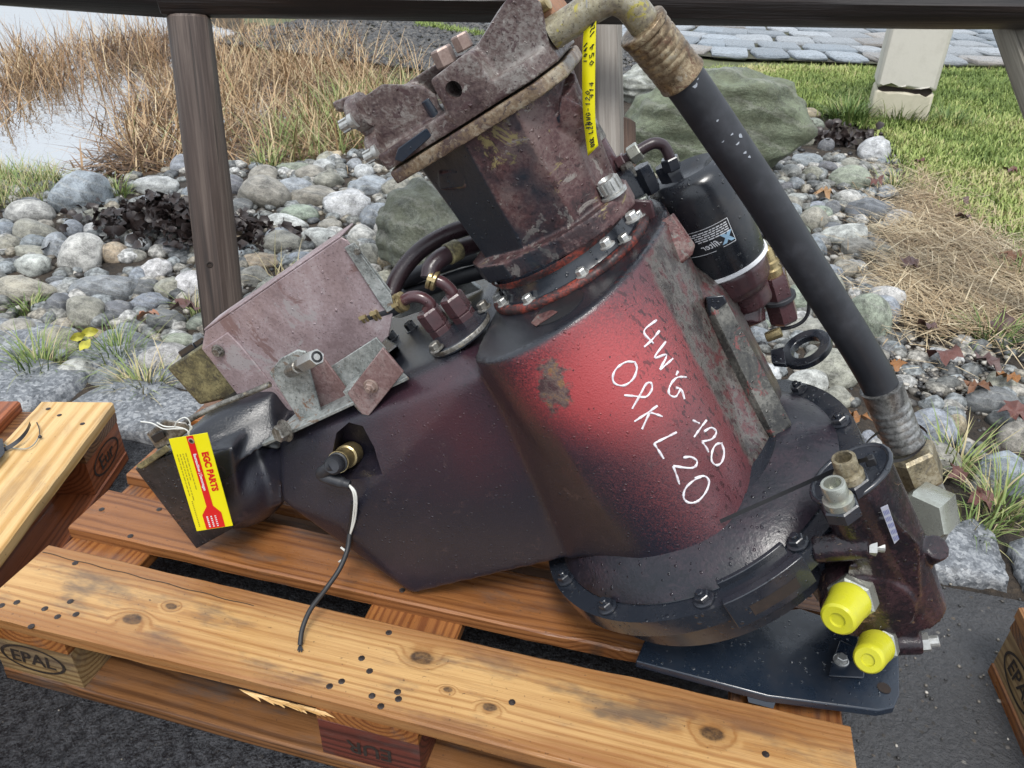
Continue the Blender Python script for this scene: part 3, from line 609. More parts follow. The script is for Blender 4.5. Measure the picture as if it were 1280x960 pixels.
def px_stone(cx, cy, w, h, tone, k=None, tilt=0.):
    """a stone measured on the photo: it lies on the bed where its lower third meets the ground"""
    p = gz(cx, cy+h*.22, .0); d = pixel_of(p)[2]; a = w*d/FPX/2*1.08; c = h*d/FPX/2*1.02
    add_stone(p[0], p[1]+c*.25, c*.42+float(ground_z(p[0], p[1])), a, min(a, c*1.25), c, tone, random.randrange(16) if k is None else k, YAW*-1+random.uniform(-.15, .15), tilt)
LEFT = [(96,240,62,58,1),(120,265,36,22,2),(35,260,50,32,0),(42,285,52,34,2),(42,297,36,24,1),(36,310,42,20,2),(39,327,46,34,0),(5,283,28,24,1),(8,300,30,24,2),(70,305,32,38,1),(99,314,58,52,0),(90,283,26,24,1),(120,281,37,26,0),(53,229,38,18,3),(142,313,30,34,4),(158,264,36,24,1),(126,354,84,36,1),(68,343,28,16,3),(76,352,32,18,1),(30,356,74,37,2),(72,379,33,36,3),(105,387,48,46,2),(143,383,44,32,3),(18,409,46,40,2),(68,418,52,36,2),(94,460,46,36,0),(127,467,42,30,1),(150,418,60,24,1),(222,418,50,25,5),(191,428,26,24,4),(208,446,62,50,0),(187,371,46,25,1),(177,353,34,26,3),(209,354,38,32,2),(238,353,38,34,0),(207,393,48,30,3),(250,398,32,24,5),(251,375,24,24,2),(195,228,62,30,0),(180,243,26,16,1),(195,328,36,30,0),(170,337,20,22,1),
(328,216,38,26,2),(330,241,66,42,2),(368,229,50,30,1),(391,243,62,32,2),(388,215,36,24,2),(411,222,34,28,2),(366,207,42,16,5),(428,255,58,44,0),(374,265,40,24,5),(357,276,52,26,0),(355,303,56,34,2),(400,294,48,30,0),(412,278,32,22,2),(375,319,42,24,1),(325,322,54,22,4),(316,342,42,28,2),(300,255,32,24,3),(293,230,26,26,3),(454,209,28,24,0),(460,230,52,32,1),(497,234,40,32,2),(515,222,32,22,2),(469,267,38,38,1),(494,257,24,24,1),(486,280,32,30,0),(478,298,32,24,2),(452,289,34,26,0),(461,314,30,38,2),(484,320,28,28,4),(435,300,26,18,2),(480,340,30,22,2)]
RIGHT = [(1012,139,30,15,4),(1005,149,22,16,1),(1018,154,24,16,5),(995,158,16,20,2),(1008,165,16,12,3),(1025,163,28,12,2),(1008,175,28,14,2),(990,180,22,16,3),(1005,197,38,22,1),(989,212,22,18,0),(982,223,18,14,2),(997,227,20,20,1),(1018,215,26,20,2),(996,243,28,16,0),(1032,180,18,22,3),(1092,185,38,34,0),(1065,200,28,16,2),(1064,220,50,32,5),(1035,206,24,14,3),(1061,243,34,26,0),(1085,260,52,34,3),(1018,270,38,36,2),(1042,258,22,24,3),(1058,291,50,31,0),(1068,308,40,30,2),(1126,268,34,22,0),(1098,282,30,18,4),(1148,290,26,22,4),(1085,398,56,76,5),(1008,408,62,38,2),(1037,455,64,54,2),(1010,473,48,36,0),(1048,491,36,28,2),(1167,531,54,48,1),(1242,497,64,40,3),(1195,524,26,40,4),(1255,590,58,68,1),(1088,540,22,24,1),(1205,506,11,11,0),(1160,500,16,14,3),(1172,508,14,12,3),(1275,540,40,40,2),(1060,330,34,24,2),(1040,335,30,22,1),(1030,365,36,28,0),(1100,440,26,22,2),(1130,470,30,22,0),(1225,340,26,18,0),(1015,330,30,22,2),(990,260,26,22,1),(975,300,30,26,2),(1105,575,44,40,0),(1150,385,20,12,2)]
for i, s in enumerate(LEFT+RIGHT): px_stone(*s, k=(3+i*7) % 16)
# the rest of the bed: smaller stones scattered in the free places between them
def free_spot(x, y, r):
    for a, b, c in SPOTS:
        if abs(a-x) < c+r and abs(b-y) < c+r and (a-x)**2+(b-y)**2 < (.68*(c+r))**2: return False
    return True
LAWN = [tuple(g2(*p)) for p in [(840, 90), (1000, 132), (1050, 150), (1100, 165), (1125, 200), (1150, 240), (1200, 275), (1290, 330)]] + [(3.2, 2.3), (9, 3.2), (9, 8.6)] + [tuple(g2(*p)) for p in [(1280, 90), (1100, 87), (960, 84)]]
STRAW = [tuple(g2(*p)) for p in [(1150, 210), (1140, 255), (1118, 300), (1105, 345), (1110, 385), (1150, 425), (1210, 425), (1285, 415)]] + [(2.6, 1.9)] + [tuple(g2(*p)) for p in [(1290, 320), (1200, 270)]]
nfill = 0; tries = 0
while nfill < 172 and tries < 9000:
    tries += 1; x = random.uniform(-1.75, 1.75); y = random.uniform(.98, 3.6); r = random.uniform(.026, .062)
    if y > 2.9 and x < .55: continue
    if float(pond_d(np.array(x), np.array(y))) < .05 or inpoly(LAWN, np.array(x), np.array(y)) or inpoly(STRAW, np.array(x), np.array(y)): continue
    px, py, d = pixel_of((x, y, .02))
    if not (-40 < px < 1320 and -20 < py < 980) or not free_spot(x, y, r): continue
    add_stone(x, y, r*.22+float(ground_z(np.array(x), np.array(y))), r*random.uniform(1, 1.3), r*random.uniform(.8, 1.1), r*random.uniform(.62, .85), random.choice([0, 1, 1, 2, 2, 2, 3, 5, 4]), random.randrange(16), random.uniform(0, 3)); nfill += 1

def pebbles(name, pts, rad, mat, parent=None, flat=.65, sub=1, tmax=1.):
    bm = bmesh.new(); bmesh.ops.create_icosphere(bm, subdivisions=sub, radius=1.); bv = np.array([tuple(v.co) for v in bm.verts]); bf = np.array([[v.index for v in f.verts] for f in bm.faces]); bm.free()
    n = len(pts); pts = np.asarray(pts); rad = np.asarray(rad); S = rng.uniform(.75, 1.25, (n, 1, 3))*rad[:, None, None]*np.array([1, 1, flat]); J = rng.uniform(.86, 1.14, (n, len(bv), 1))
    a = rng.uniform(0, 6.28, n); c, s = np.cos(a), np.sin(a); P = bv[None]*S*J; X = P[..., 0]*c[:, None]-P[..., 1]*s[:, None]; Y = P[..., 0]*s[:, None]+P[..., 1]*c[:, None]
    Vv = np.stack([X, Y, P[..., 2]], -1)+pts[:, None]; F = (bf[None]+np.arange(n)[:, None, None]*len(bv)).reshape(-1)
    t = np.repeat(rng.uniform(0, tmax, n), len(bv)); me = fast_mesh(name, Vv.reshape(-1, 3), F, np.full(n*len(bf), 3), t, True)
    o = place(me, name, mat, parent, np.zeros(3)); o['kind'] = 'stuff'; return o
x = rng.uniform(-2.2, 2.0, 7000); y = rng.uniform(.8, 3.7, 7000); ok = (pond_d(x, y) > .06) & ~inpoly(LAWN, x, y); x = x[ok]; y = y[ok]
r = rng.uniform(.004, .017, len(x)); pebbles('small_pebbles', np.stack([x, y, ground_z(x, y)+.004+r*.3], 1), r, M['gravel'], BED)
x = rng.uniform(-2.1, 2.0, 3400); y = rng.uniform(.86, 3.6, 3400); ok = (pond_d(x, y) > .05) & ~inpoly(LAWN, x, y) & ~inpoly(STRAW, x, y); x = x[ok]; y = y[ok]; r = rng.uniform(.014, .034, len(x))
o = pebbles('small_stones', np.stack([x, y, ground_z(x, y)+.004+r*.3], 1), r, M['small_stone'], BED, .7, 2)
x = np.concatenate([rng.uniform(1.1, 1.9, 420), rng.uniform(-.4, 1.2, 120)]); y = np.concatenate([rng.uniform(-.1, .62, 420), rng.uniform(-.25, .0, 120)]); r = rng.uniform(.0012, .0035, 540)
pebbles('loose_grit', np.stack([x, y, .0005+r*.3], 1), r, M['gravel'])
c = gz(1180, 460); x = c[0]+rng.normal(0, .085, 900); y = c[1]+rng.normal(0, .07, 900); r = rng.uniform(.003, .010, 900)
o = pebbles('mixed_gravel_patch', np.stack([x, y, ground_z(x, y)+.014+r*.3], 1), r, M['gravel'])
x = rng.uniform(-3, 9, 16000); y = 9.0+rng.uniform(0, 2.6, 16000)+.12*x; r = rng.uniform(.02, .05, 16000)
pebbles('white_gravel_strip', np.stack([x, y, r*.2], 1), r, M['gravel_white'])
x = rng.uniform(-3.2, .3, 9500); y = 4.9+rng.uniform(0, 2.6, 9500)+.0*x; r = rng.uniform(.01, .03, 9500)
o = pebbles('dark_gravel_bank', np.stack([x, y-.28*(x+1.), .004+r*.3], 1), r, M['gravel'], tmax=.55)

# ---------------------------------------------------------------- boulders
def boulder(px, py, w, h, seed, label, ky=1.0, tone=(.20, .225, .165), sink=.28):
    p = gz(px, py+h*.35, 0.); d = pixel_of(p)[2]; a = w*d/FPX/2; c = h*d/FPX/2
    me = stone_mesh(seed, 5, 1.)
    from mathutils import noise as mn
    for v in me.vertices:
        q = v.co*2.2+Vector((seed, 0, 0)); d = mn.fractal(q, 1., 2.1, 5)*.055+abs(mn.noise(v.co*3.1+Vector((0, seed, 0))))*-.05+mn.fractal(v.co*14, 1., 2., 3)*.012
        v.co = v.co*(1+d)
    me.materials.clear(); me.materials.append(M['boulder']); me.name = 'boulder'
    o = bpy.data.objects.new('boulder', me); COL.objects.link(o); o.location = (p[0], p[1]+a*.25*ky, c*(1-sink)); o.scale = (a, a*.8*ky, c*1.06); o.rotation_euler.z = .25; o.color = (*tone, 1)
    return tag(o, label, 'boulder')
boulder(884, 170, 200, 132, 71, 'big moss-tinted grey boulder behind the oil filter, right of the log post', .8, (.125, .145, .095))
boulder(527, 292, 118, 128, 72, 'dark green mossy boulder left of the pump, above the thick black hoses', 1., (.125, .135, .108))
boulder(700, 85, 80, 150, 73, 'pale lichen-covered boulder half hidden behind the log post and the hanging yellow strip', .7, (.22, .23, .19))
boulder(800, 108, 70, 46, 74, 'pale grey boulder between the log post and the steel hose ferrule', 1., (.36, .37, .34))

# ---------------------------------------------------------------- paved path of granite setts
e = [(-3.4, 9.3), (-2.2, 8.25), (-1.2, 7.25), (-.2, 6.58), (.86, 6.36), (2., 6.52), (3.1, 6.82), (4.4, 7.3), (6, 8.0), (9, 9.)]
ex = np.array([a for a, b in e]); ey = np.array([b for a, b in e])
PATH = sheet('path', [(a, b) for a, b in e]+[(9, 11.5), (5, 10.3), (1.5, 9.6), (-1., 9.6), (-2.6, 11)], .006, M['joint']); pc = np.array(PATH.location); PATH.location = (0, 0, 0); PATH.data.transform(Matrix.Translation(pc)); WL[PATH.name] = np.zeros(3)
CB = [rounded_block(1, 1, 1, s*3.1, 2, .05) for s in range(5)]
for m_ in CB: m_.materials.append(M['cobble'])
ncob = 0; cells = []
for j in range(8):
    s = .20+j*.42; xx = -3.+random.uniform(0, .3)
    while xx < 6.6:
        L = random.uniform(.24, .42)
        yy = np.interp(xx+L/2, ex, ey)
        sl_ = (np.interp(xx+L/2+.2, ex, ey)-np.interp(xx+L/2-.2, ex, ey))/.4
        cells.append((xx+L/2-sl_*s*.5, yy+s, L, math.atan(sl_))); xx += L+.03
rest = MB()
for (x, y, L, rz) in cells:
    px, py, d = pixel_of((x, y, .03))
    if not (-60 < px < 1640 and -30 < py < 220): continue
    if y > 9.4+.1*x: continue
    hide = 0 < px < 470 
    if hide: continue
    j = random.uniform(.55, 1.1); t = random.choice([(.24, .27, .30), (.19, .22, .25), (.27, .285, .30), (.24, .22, .20), (.30, .32, .34)])
    if ncob < 290:
        o = place(CB[ncob % 5], 'sett', None, PATH, (x, y, .012+random.uniform(-.004, .005))); o.scale = (L, .385, .05); o.rotation_euler = (random.uniform(-.03, .03), random.uniform(-.03, .03), rz+random.uniform(-.05, .05))
        o.color = (t[0]*j, t[1]*j, t[2]*j, 1); ncob += 1
    else: rest.box((x, y, .012), (L, .385, .05), ((math.cos(rz), math.sin(rz), 0), (-math.sin(rz), math.cos(rz), 0), (0, 0, 1)))
if rest.n: rest.build('sett_remainder', M['cobble'], PATH, bevel=.01, kind='stuff')

# ---------------------------------------------------------------- grass, straw, reeds
def blade_mesh(name, roots, length, width, lean, az, tint, seg=3, curl=1.2, kink=None):
    n = len(roots); roots = np.asarray(roots); V_ = np.zeros((n, (seg)*2+1, 3)); sx = -np.sin(az); sy = np.cos(az); pos = roots.copy(); ang = lean.copy()
    faces = []
    for k in range(seg+1):
        w = width*(1-(k/seg)**1.5)*.5
        if k < seg:
            V_[:, 2*k] = pos+np.stack([sx*w, sy*w, 0*w], 1); V_[:, 2*k+1] = pos-np.stack([sx*w, sy*w, 0*w], 1)
        else: V_[:, 2*k] = pos
        st = length/seg; pos = pos+np.stack([np.cos(az)*np.sin(ang)*st, np.sin(az)*np.sin(ang)*st, np.cos(ang)*st], 1); ang = ang+curl*rng.uniform(.3, 1.2, n)/seg
        if kink is not None and k == seg//2: ang = ang+kink; 
    nv = 2*seg+1; base = np.arange(n)*nv
    quads = [np.stack([base+2*k, base+2*k+1, base+2*k+3, base+2*k+2], 1) for k in range(seg-1)]; tri = np.stack([base+2*seg-2, base+2*seg-1, base+2*seg], 1)
    fl = np.concatenate([q.ravel() for q in quads]+[tri.ravel()]); sz = np.concatenate([np.full(n*(seg-1), 4), np.full(n, 3)])
    return fast_mesh(name, V_.reshape(-1, 3), fl, sz, np.repeat(tint, nv))
def scatter(poly, n):
    P = np.asarray(poly); lo = P.min(0); hi = P.max(0); out = np.zeros((0, 2))
    while len(out) < n:
        q = rng.uniform(lo, hi, (n*2, 2)); out = np.concatenate([out, q[inpoly(P, q[:, 0], q[:, 1])]])
    return out[:n]
def frame_ok(q, m=60):
    d = (q-CAM) @ RM.T; return (d[:, 2] > .2) & (np.abs(d[:, 0]/d[:, 2]*FPX) < 640+m) & (d[:, 1]/d[:, 2]*FPX < 480+m) & (d[:, 1]/d[:, 2]*FPX > -480-m)
lw = np.array(LAWN); sheet('lawn', LAWN, .003, M['turf'])
q = scatter(LAWN, 360000); q = q+rng.normal(0, .035, q.shape); q = q[frame_ok(np.c_[q, np.zeros(len(q))], 300)]; q = q[:150000]
n = len(q); pt = vnoise(q[:, 0], q[:, 1], 1.8, 3); ed = np.clip(vnoise(q[:, 0], q[:, 1], 5., 9), 0, 1)
tint = np.clip(rng.normal(.44, .22, n)+(pt-.5)*1.5+(vnoise(q[:, 0], q[:, 1], 9., 21)-.5)*.6, 0, 1); L = rng.uniform(.02, .055, n)*(.7+.7*ed)
me = blade_mesh('lawn_grass', np.c_[q, np.full(n, .003)], L, rng.uniform(.004, .008, n), rng.uniform(.1, .9, n), rng.uniform(0, 6.28, n), tint)
o = place(me, 'lawn_grass', M['grass'], None, (0, 0, 0)); o['kind'] = 'stuff'
q = scatter(STRAW, 6500); q = np.concatenate([q, scatter(STRAW, 4500)+rng.normal(0, .11, (4500, 2))]); n = len(q); me = blade_mesh('dry_straw', np.c_[q, .006+rng.uniform(0, .022, n)], rng.uniform(.04, .17, n), rng.uniform(.0020, .0042, n), rng.uniform(1.25, 1.66, n), rng.uniform(0, 6.28, n)*.5+rng.choice([0, 2.2], n), np.clip(rng.normal(.55, .28, n)+(vnoise(q[:, 0], q[:, 1], 6., 4)-.5)*.8, 0, 1), 4, .25)
o = place(me, 'dry_straw', M['straw'], None, (0, 0, 0)); o['kind'] = 'stuff'
# reeds: standing and fallen dry stems over the shallow end of the pond
RD = [tuple(g2(*p)) for p in [(150, 205), (250, 190), (330, 203), (430, 186), (500, 165), (540, 90), (500, 60), (420, 46), (300, 36), (170, 95), (150, 130)]]
RD2 = [tuple(g2(*p)) for p in [(-60, 160), (0, 140), (60, 118), (150, 150), (300, 40), (150, 52), (-60, 80)]]
R3 = [tuple(g2(*p)) for p in [(0, 95), (150, 70), (300, 45), (200, 30), (0, 60)]]
def reeds(nm, poly, n, lo, hi, lean, tmean, w=.0075):
    q = scatter(poly, n); cl = vnoise(q[:, 0], q[:, 1], 2.4, 5); keep = cl+rng.uniform(-.18, .18, n) > .47; q = q[keep]; n = len(q)
    az = rng.uniform(0, 6.28, n); kink = np.where(rng.uniform(0, 1, n) < .6, rng.uniform(.3, 1.6, n), 0)
    return blade_mesh(nm, np.c_[q, np.full(n, -.09)], rng.uniform(lo, hi, n), rng.uniform(w*.6, w*1.2, n), np.abs(rng.normal(lean, .35, n)), az, np.clip(rng.normal(tmean, .22, n), 0, 1), 4, .35, kink)
for nm, poly, n, lo, hi, lean, tm in (('dry_reeds', RD, 10500, .12, .5, 1.0, .55), ('brown_reeds', RD2, 2600, .12, .45, .8, .36), ('far_reeds', R3, 1700, .2, .5, .7, .42)):
    o = place(reeds(nm, poly, n, lo, hi, lean, tm), nm, M['reed'], None, (0, 0, 0)); o['kind'] = 'stuff'
q = scatter([tuple(g2(*p)) for p in [(330, 203), (520, 165), (530, 100), (430, 105), (340, 150)]], 1500); n = len(q)
me = blade_mesh('marsh_grass', np.c_[q, np.full(n, -.08)], rng.uniform(.10, .30, n), rng.uniform(.004, .008, n), rng.uniform(.2, 1.1, n), rng.uniform(0, 6.28, n), np.clip(rng.normal(.52, .18, n), 0, 1), 4, 1.)
o = place(me, 'marsh_grass', M['tuft'], None, (0, 0, 0)); o['kind'] = 'stuff'
for nm, poly, n in (('reed_litter', RD, 9000), ('far_reed_litter', R3, 2200), ('pond_litter', [tuple(g2(*p)) for p in [(85, 200), (120, 178), (180, 165), (215, 200), (150, 212)]], 420)):
    q = scatter(poly, n); cl = vnoise(q[:, 0], q[:, 1], 2.0, 15); q = q[cl+rng.uniform(-.1, .1, n) > .40]; n = len(q)
    me = blade_mesh(nm, np.c_[q, np.full(n, -.083)+rng.uniform(0, .05, n)], rng.uniform(.08, .35, n), rng.uniform(.005, .012, n), rng.uniform(1.25, 1.6, n), rng.uniform(0, 6.28, n), np.clip(rng.normal(.12, .16, n), 0, 1), 3, .2)
    o = place(me, nm, M['reed'], None, (0, 0, 0)); o['kind'] = 'stuff'
# low pond-edge grass
q = scatter([tuple(g2(*p)) for p in [(-30, 262), (50, 250), (82, 225), (75, 212), (-30, 206)]], 1300); n = len(q)
me = blade_mesh('bank_grass', np.c_[q, ground_z(q[:, 0], q[:, 1])], rng.uniform(.06, .17, n), rng.uniform(.003, .005, n), rng.uniform(.2, 1.1, n), rng.uniform(0, 6.28, n), np.clip(rng.normal(.6, .22, n), 0, 1), 4, 1.)
o = place(me, 'bank_grass', M['tuft'], None, (0, 0, 0)); o['kind'] = 'stuff'
q = scatter([tuple(g2(*p)) for p in [(520, 35), (625, 52), (600, 44), (520, 27)]], 1500); n = len(q)
me = blade_mesh('path_edge_grass', np.c_[q, np.full(n, 0.)], rng.uniform(.03, .09, n), rng.uniform(.006, .010, n), rng.uniform(.2, .9, n), rng.uniform(0, 6.28, n), np.clip(rng.normal(.3, .15, n), 0, 1), 3, 1.)
o = place(me, 'path_edge_grass', M['grass'], None, (0, 0, 0)); o['kind'] = 'stuff'
def tuft(px, py, rad_px, n, L, label, tm=.5, spread=.9, name='grass_tuft'):
    p = gz(px, py); d = pixel_of(p)[2]; r = rad_px*d/FPX; z0 = float(ground_z(p[0], p[1]))
    q = rng.normal(0, r*.35, (n, 2)); az = np.arctan2(q[:, 1], q[:, 0])+rng.normal(0, .7, n)
    me = blade_mesh(name, np.c_[q, np.full(n, .005)], rng.uniform(L*.45, L*1.15, n), rng.uniform(.0028, .005, n)*max(1., d/2.6), np.abs(rng.normal(.45, .3, n))*spread, az, np.clip(rng.normal(tm, .22, n), 0, 1), 5, 1.5)
    o = place(me, name, M['tuft'], None, (p[0], p[1], z0)); return tag(o, label, 'grass tuft')
tuft(50, 462, 34, 130, .15, 'sprawling olive grass tuft on the kerb edge at the far left, below the round stones', .45)
tuft(148, 446, 40, 150, .13, 'green grass tuft between the yellow leaf sprig and the light oval stone', .4)
tuft(183, 486, 30, 150, .13, 'straw-coloured grass tuft hanging over the kerb behind the pale pallet board', .72)
tuft(35, 385, 26, 60, .08, 'small dark green grass tuft under the flat olive stone', .25)
tuft(147, 240, 18, 90, .12, 'bright green grass tuft at the pond edge right of the biggest grey stone', .45)
tuft(245, 395, 22, 26, .15, 'thin arching grass blades beside the foot of the brown post', .55)
tuft(350, 350, 36, 22, .16, 'few bleached grass stalks arching over stones right of the brown post', .8)
tuft(1195, 585, 34, 80, .15, 'loose yellow-green grass tuft right of the big hose nut', .55)
tuft(1250, 640, 44, 110, .15, 'long thin grass tuft growing over the kerb below the layered stone', .58)
tuft(1215, 665, 30, 70, .12, 'green grass tuft at the kerb joint above the right-hand pallet corner', .5)
tuft(1240, 425, 36, 110, .12, 'fresh green grass tuft among brown leaves at the right edge', .32)
tuft(1275, 350, 30, 90, .12, 'bright grass tuft at the right edge above the straw', .35)
tuft(1062, 150, 34, 330, .20, 'bushy blue-green grass tuft left of the concrete pillar', .3)
tuft(1120, 152, 44, 330, .16, 'dense grass tuft growing round the base of the concrete pillar', .42)
tuft(1185, 155, 40, 260, .14, 'bushy grass tuft on the lawn right of the concrete pillar', .35)
tuft(1118, 232, 24, 80, .13, 'pale green drooping grass tuft beside the long greenish stone', .6)
tuft(335, 205, 24, 60, .16, 'yellowish grass tuft at the pond edge just right of the brown post', .6)

# ---------------------------------------------------------------- leaves
def leaf_mesh(seed, lobes=5):
    r = random.Random(seed); ring = []
    for k in range(lobes*4):
        t = 2*math.pi*k/(lobes*4); rad = .74+.20*math.cos(t*lobes)+.10*math.cos(t+r.random()); rad *= .82+.30*r.random(); ring.append((math.cos(t)*rad, math.sin(t)*rad*.9))
    vs = [(0, 0, .06)]+[(x*.5, y*.5, .10*math.sin(3*x+r.random()*2)) for x, y in ring]+[(x, y, .34*math.sin(2.2*x+y*2+r.random()*2.5)) for x, y in ring]; n = len(ring); fs = []
    for k in range(n):
        fs.append((0, 1+k, 1+(k+1) % n)); fs.append((1+k, 1+n+k, 1+n+(k+1) % n, 1+(k+1) % n))
    me = bpy.data.meshes.new('leaf'); me.from_pydata(vs, [], fs); me.polygons.foreach_set('use_smooth', [True]*len(fs)); me.materials.append(M['leaf']); return me
LV = [leaf_mesh(s) for s in range(5)]
def leaf(px, py, size_px, col, label, k=0, z=.05, group=None):
    p = gz(px, py, z); d = pixel_of(p)[2]; o = bpy.data.objects.new('fallen_leaf', LV[k % 5]); COL.objects.link(o); s = size_px*d/FPX/2
    o.location = tuple(p); o.scale = (s, s, s); o.rotation_euler = (random.uniform(-.35, .35), random.uniform(-.35, .35), random.uniform(0, 6)); o.color = (*col, 1); return tag(o, label, 'leaf', group)
LB = (.17, .075, .035); LR = (.13, .05, .04); LO = (.26, .11, .03); LP = (.10, .055, .05)
gl = 'fallen leaves right of the hose'
for i, (x, y, s, c_, lb) in enumerate([
 (1183, 440, 50, LR, 'dark red maple leaf lying on the mixed gravel patch below the straw'), (1235, 452, 46, LP, 'plum-brown leaf lying right of the mixed gravel patch'),
 (1222, 482, 40, LB, 'brown leaf touching the top of the smooth black stone'), (1262, 470, 34, LO, 'orange-brown leaf at the right edge above the smooth black stone'),
 (1120, 455, 26, LO, 'small orange leaf just right of the hose beside the mossy stone'), (1255, 405, 42, LP, 'plum-coloured leaf at the right edge under the green tuft'),
 (1140, 330, 34, LP, 'dark wet leaf pressed into the middle of the straw'), (1270, 320, 40, LB, 'brown leaf at the right edge where lawn meets straw'),
 (1205, 270, 26, LP, 'small dark leaf on the border of lawn and straw'), (1262, 212, 26, LR, 'reddish leaf lying on the lawn at the right edge'),
 (1205, 250, 18, LP, 'tiny dark leaf on the lawn just above the straw border'), (1010, 160, 16, LB, 'small brown leaf among pebbles right of the big boulder'),
 (1268, 515, 44, LR, 'red-brown leaf right of the smooth black stone at the right edge'), (1225, 620, 40, LR, 'red-brown leaf under the long grass tuft by the kerb'),
 (1180, 630, 30, LB, 'brown leaf right of the big hose elbow'), (1200, 590, 34, LR, 'dark red leaf caught in the grass beside the hose nut'),
 (1065, 285, 22, LO, 'small orange leaf between white stones right of the hose'), (1030, 240, 30, (.34, .20, .10), 'pale tan leaf among the stones right of the big boulder'),
 (1150, 200, 18, LR, 'small red leaf on the lawn right of the pale stone'), (1095, 225, 26, LR, 'red-brown leaf beside the long greenish stone'),
 (1160, 405, 30, LP, 'dark leaf at the lower border of the straw')]):
    leaf(x, y, s, c_, lb, i, .035 if y > 260 else .03, gl)
leaf(1070, 520, 40, LO, 'curled orange-brown leaf caught between the bell flange and the lower hose ferrule', 2, .06)
leaf(185, 392, 34, (.36, .17, .10), 'curled light brown leaf standing between stones left of the brown post', 3, .06)
leaf(230, 382, 44, (.12, .055, .045), 'dark reddish flat leaf among stones left of the foot of the brown post', 1, .05)
leaf(175, 262, 22, (.26, .13, .04), 'ochre leaf on top of the rotting leaf heap', 0, .08)
leaf(300, 402, 40, (.10, .05, .03), 'brown leaf at the foot of the brown post', 0, .03)
# sprig of yellow leaves
t = empty('leaf_sprig', gz(105, 440, .0), 'sprig with three small round yellow-green leaves in the grass tufts', 'plant')
for (x, y, s) in [(97, 421, 9), (112, 415, 10), (106, 431, 10)]:
    mb = MB(); c = gz(x, y, .10); rr = s*1.35/FPX; a = nrm(CAM-c); e1, e2 = perp(a)
    a = nrm(a+rng.normal(0, .5, 3)); e1, e2 = perp(a); mb.add([c-a*.005]+[c+rr*(math.cos(k*.628)*e1*1.25+math.sin(k*.628)*e2*.85)*(1 if k % 5 else 1.2)+a*.004*math.sin(k*1.9) for k in range(10)], [(0, 1+k, 1+(k+1) % 10) for k in range(10)])
    o = mb.build('leaf', M['leaf'], t, smooth=180); o.color = (.40, .37, .04, 1)
MB().tube([gz(105, 440, .0), gz(104, 430, .08), gz(106, 424, .10)], .0015, 5).build('stem', M['tuft'], t)
# rotting leaf heap on both sides of the fence post
c0 = gz(215, 292, .0); n = 950; q = np.c_[rng.normal(c0[0]+.05, .17, n), rng.normal(c0[1]+.02, .075, n)]; zz = .02+.13*np.exp(-((q[:, 0]-c0[0])**2/.05+(q[:, 1]-c0[1])**2/.012))*rng.uniform(.2, 1, n)
mb = MB()
for i in range(n):
    s = random.uniform(.006, .022); a = nrm(rng.normal(size=3)+np.array([0, 0, .6])); e1, e2 = perp(a); c = np.array([q[i, 0], q[i, 1], zz[i]])
    mb.add([c+s*(math.cos(k*1.05)*e1*(1+.3*random.random())+math.sin(k*1.05)*e2)+a*s*.5*math.sin(k*2.+i) for k in range(6)]+[c], [(6, k, (k+1) % 6) for k in range(6)])
tag(mb.build('leaf_heap', M['rot'], None, smooth=180, recalc=False), 'heap of black rotting leaves among the stones around the brown post', 'leaf heap')['kind'] = 'stuff'
c0 = gz(1050, 178, .0); n = 130; mb = MB()
for i in range(n):
    s = random.uniform(.008, .026); a = nrm(rng.normal(size=3)+np.array([0, 0, .6])); e1, e2 = perp(a); c = c0+np.array([rng.normal(0, .08), rng.normal(0, .06), abs(rng.normal(.03, .03))])
    mb.add([c+s*(math.cos(k*1.05)*e1+math.sin(k*1.05)*e2)+a*s*.5*math.sin(k*2.+i) for k in range(6)]+[c], [(6, k, (k+1) % 6) for k in range(6)])
tag(mb.build('leaf_heap', M['rot'], None, smooth=180, recalc=False), 'small clump of dark dead plant remains left of the pale stone by the pillar', 'leaf heap')['kind'] = 'stuff'

# ---------------------------------------------------------------- fence, posts, pillar
def log_mesh(mb, p0, p1, r0, r1, n=18, seg=14, wob=.003, seed=0, flare=None):
    p0 = np.asarray(p0, float); p1 = np.asarray(p1, float); a = nrm(p1-p0); x, y = perp(a); L = np.linalg.norm(p1-p0); rr = np.random.default_rng(seed); ph = rr.uniform(0, 6, 4); vs = []; fs = []
    hs_ = [0, .004]+[L*k/seg for k in range(1, seg)]+[L-.006, L]
    for i, h in enumerate(hs_):
        r = r0+(r1-r0)*h/L; r = r*(.90 if i in (0, len(hs_)-1) else 1)
        if flare: r *= 1+flare*math.exp(-h/(L*.25))
        for k in range(n):
            t = 2*math.pi*k/n; d = r*(1+wob/r0*(math.sin(2*t+ph[0]+h*3)+.6*math.sin(5*t+ph[1]-h*5)+.4*math.sin(9*t+ph[2])))
            vs.append(p0+a*h+d*(math.cos(t)*x+math.sin(t)*y))
    m = len(hs_)
    for i in range(m-1):
        for k in range(n): fs.append((i*n+k, i*n+(k+1) % n, (i+1)*n+(k+1) % n, (i+1)*n+k))
    fs += [tuple(range(n-1, -1, -1)), tuple((m-1)*n+k for k in range(n))]; mb.add(vs, fs); return mb
def zalign(o, p0, p1, org):
    """turn the mesh so that its own z runs along the log (grain follows it)"""
    d = Vector(tuple(np.asarray(p1)-np.asarray(p0))); q = d.to_track_quat('Z', 'Y'); o.data.transform(q.inverted().to_matrix().to_4x4()); o.rotation_mode = 'QUATERNION'; o.rotation_quaternion = q
pb = gz(281, 428, 0.); pt_ = CAM+ray(236, 20)*1.86; pb[2] = -.05
fence = empty('rail_fence', (pb[0], pb[1], 0), 'rustic fence of a brown round post under dark wet horizontal rails', 'fence')
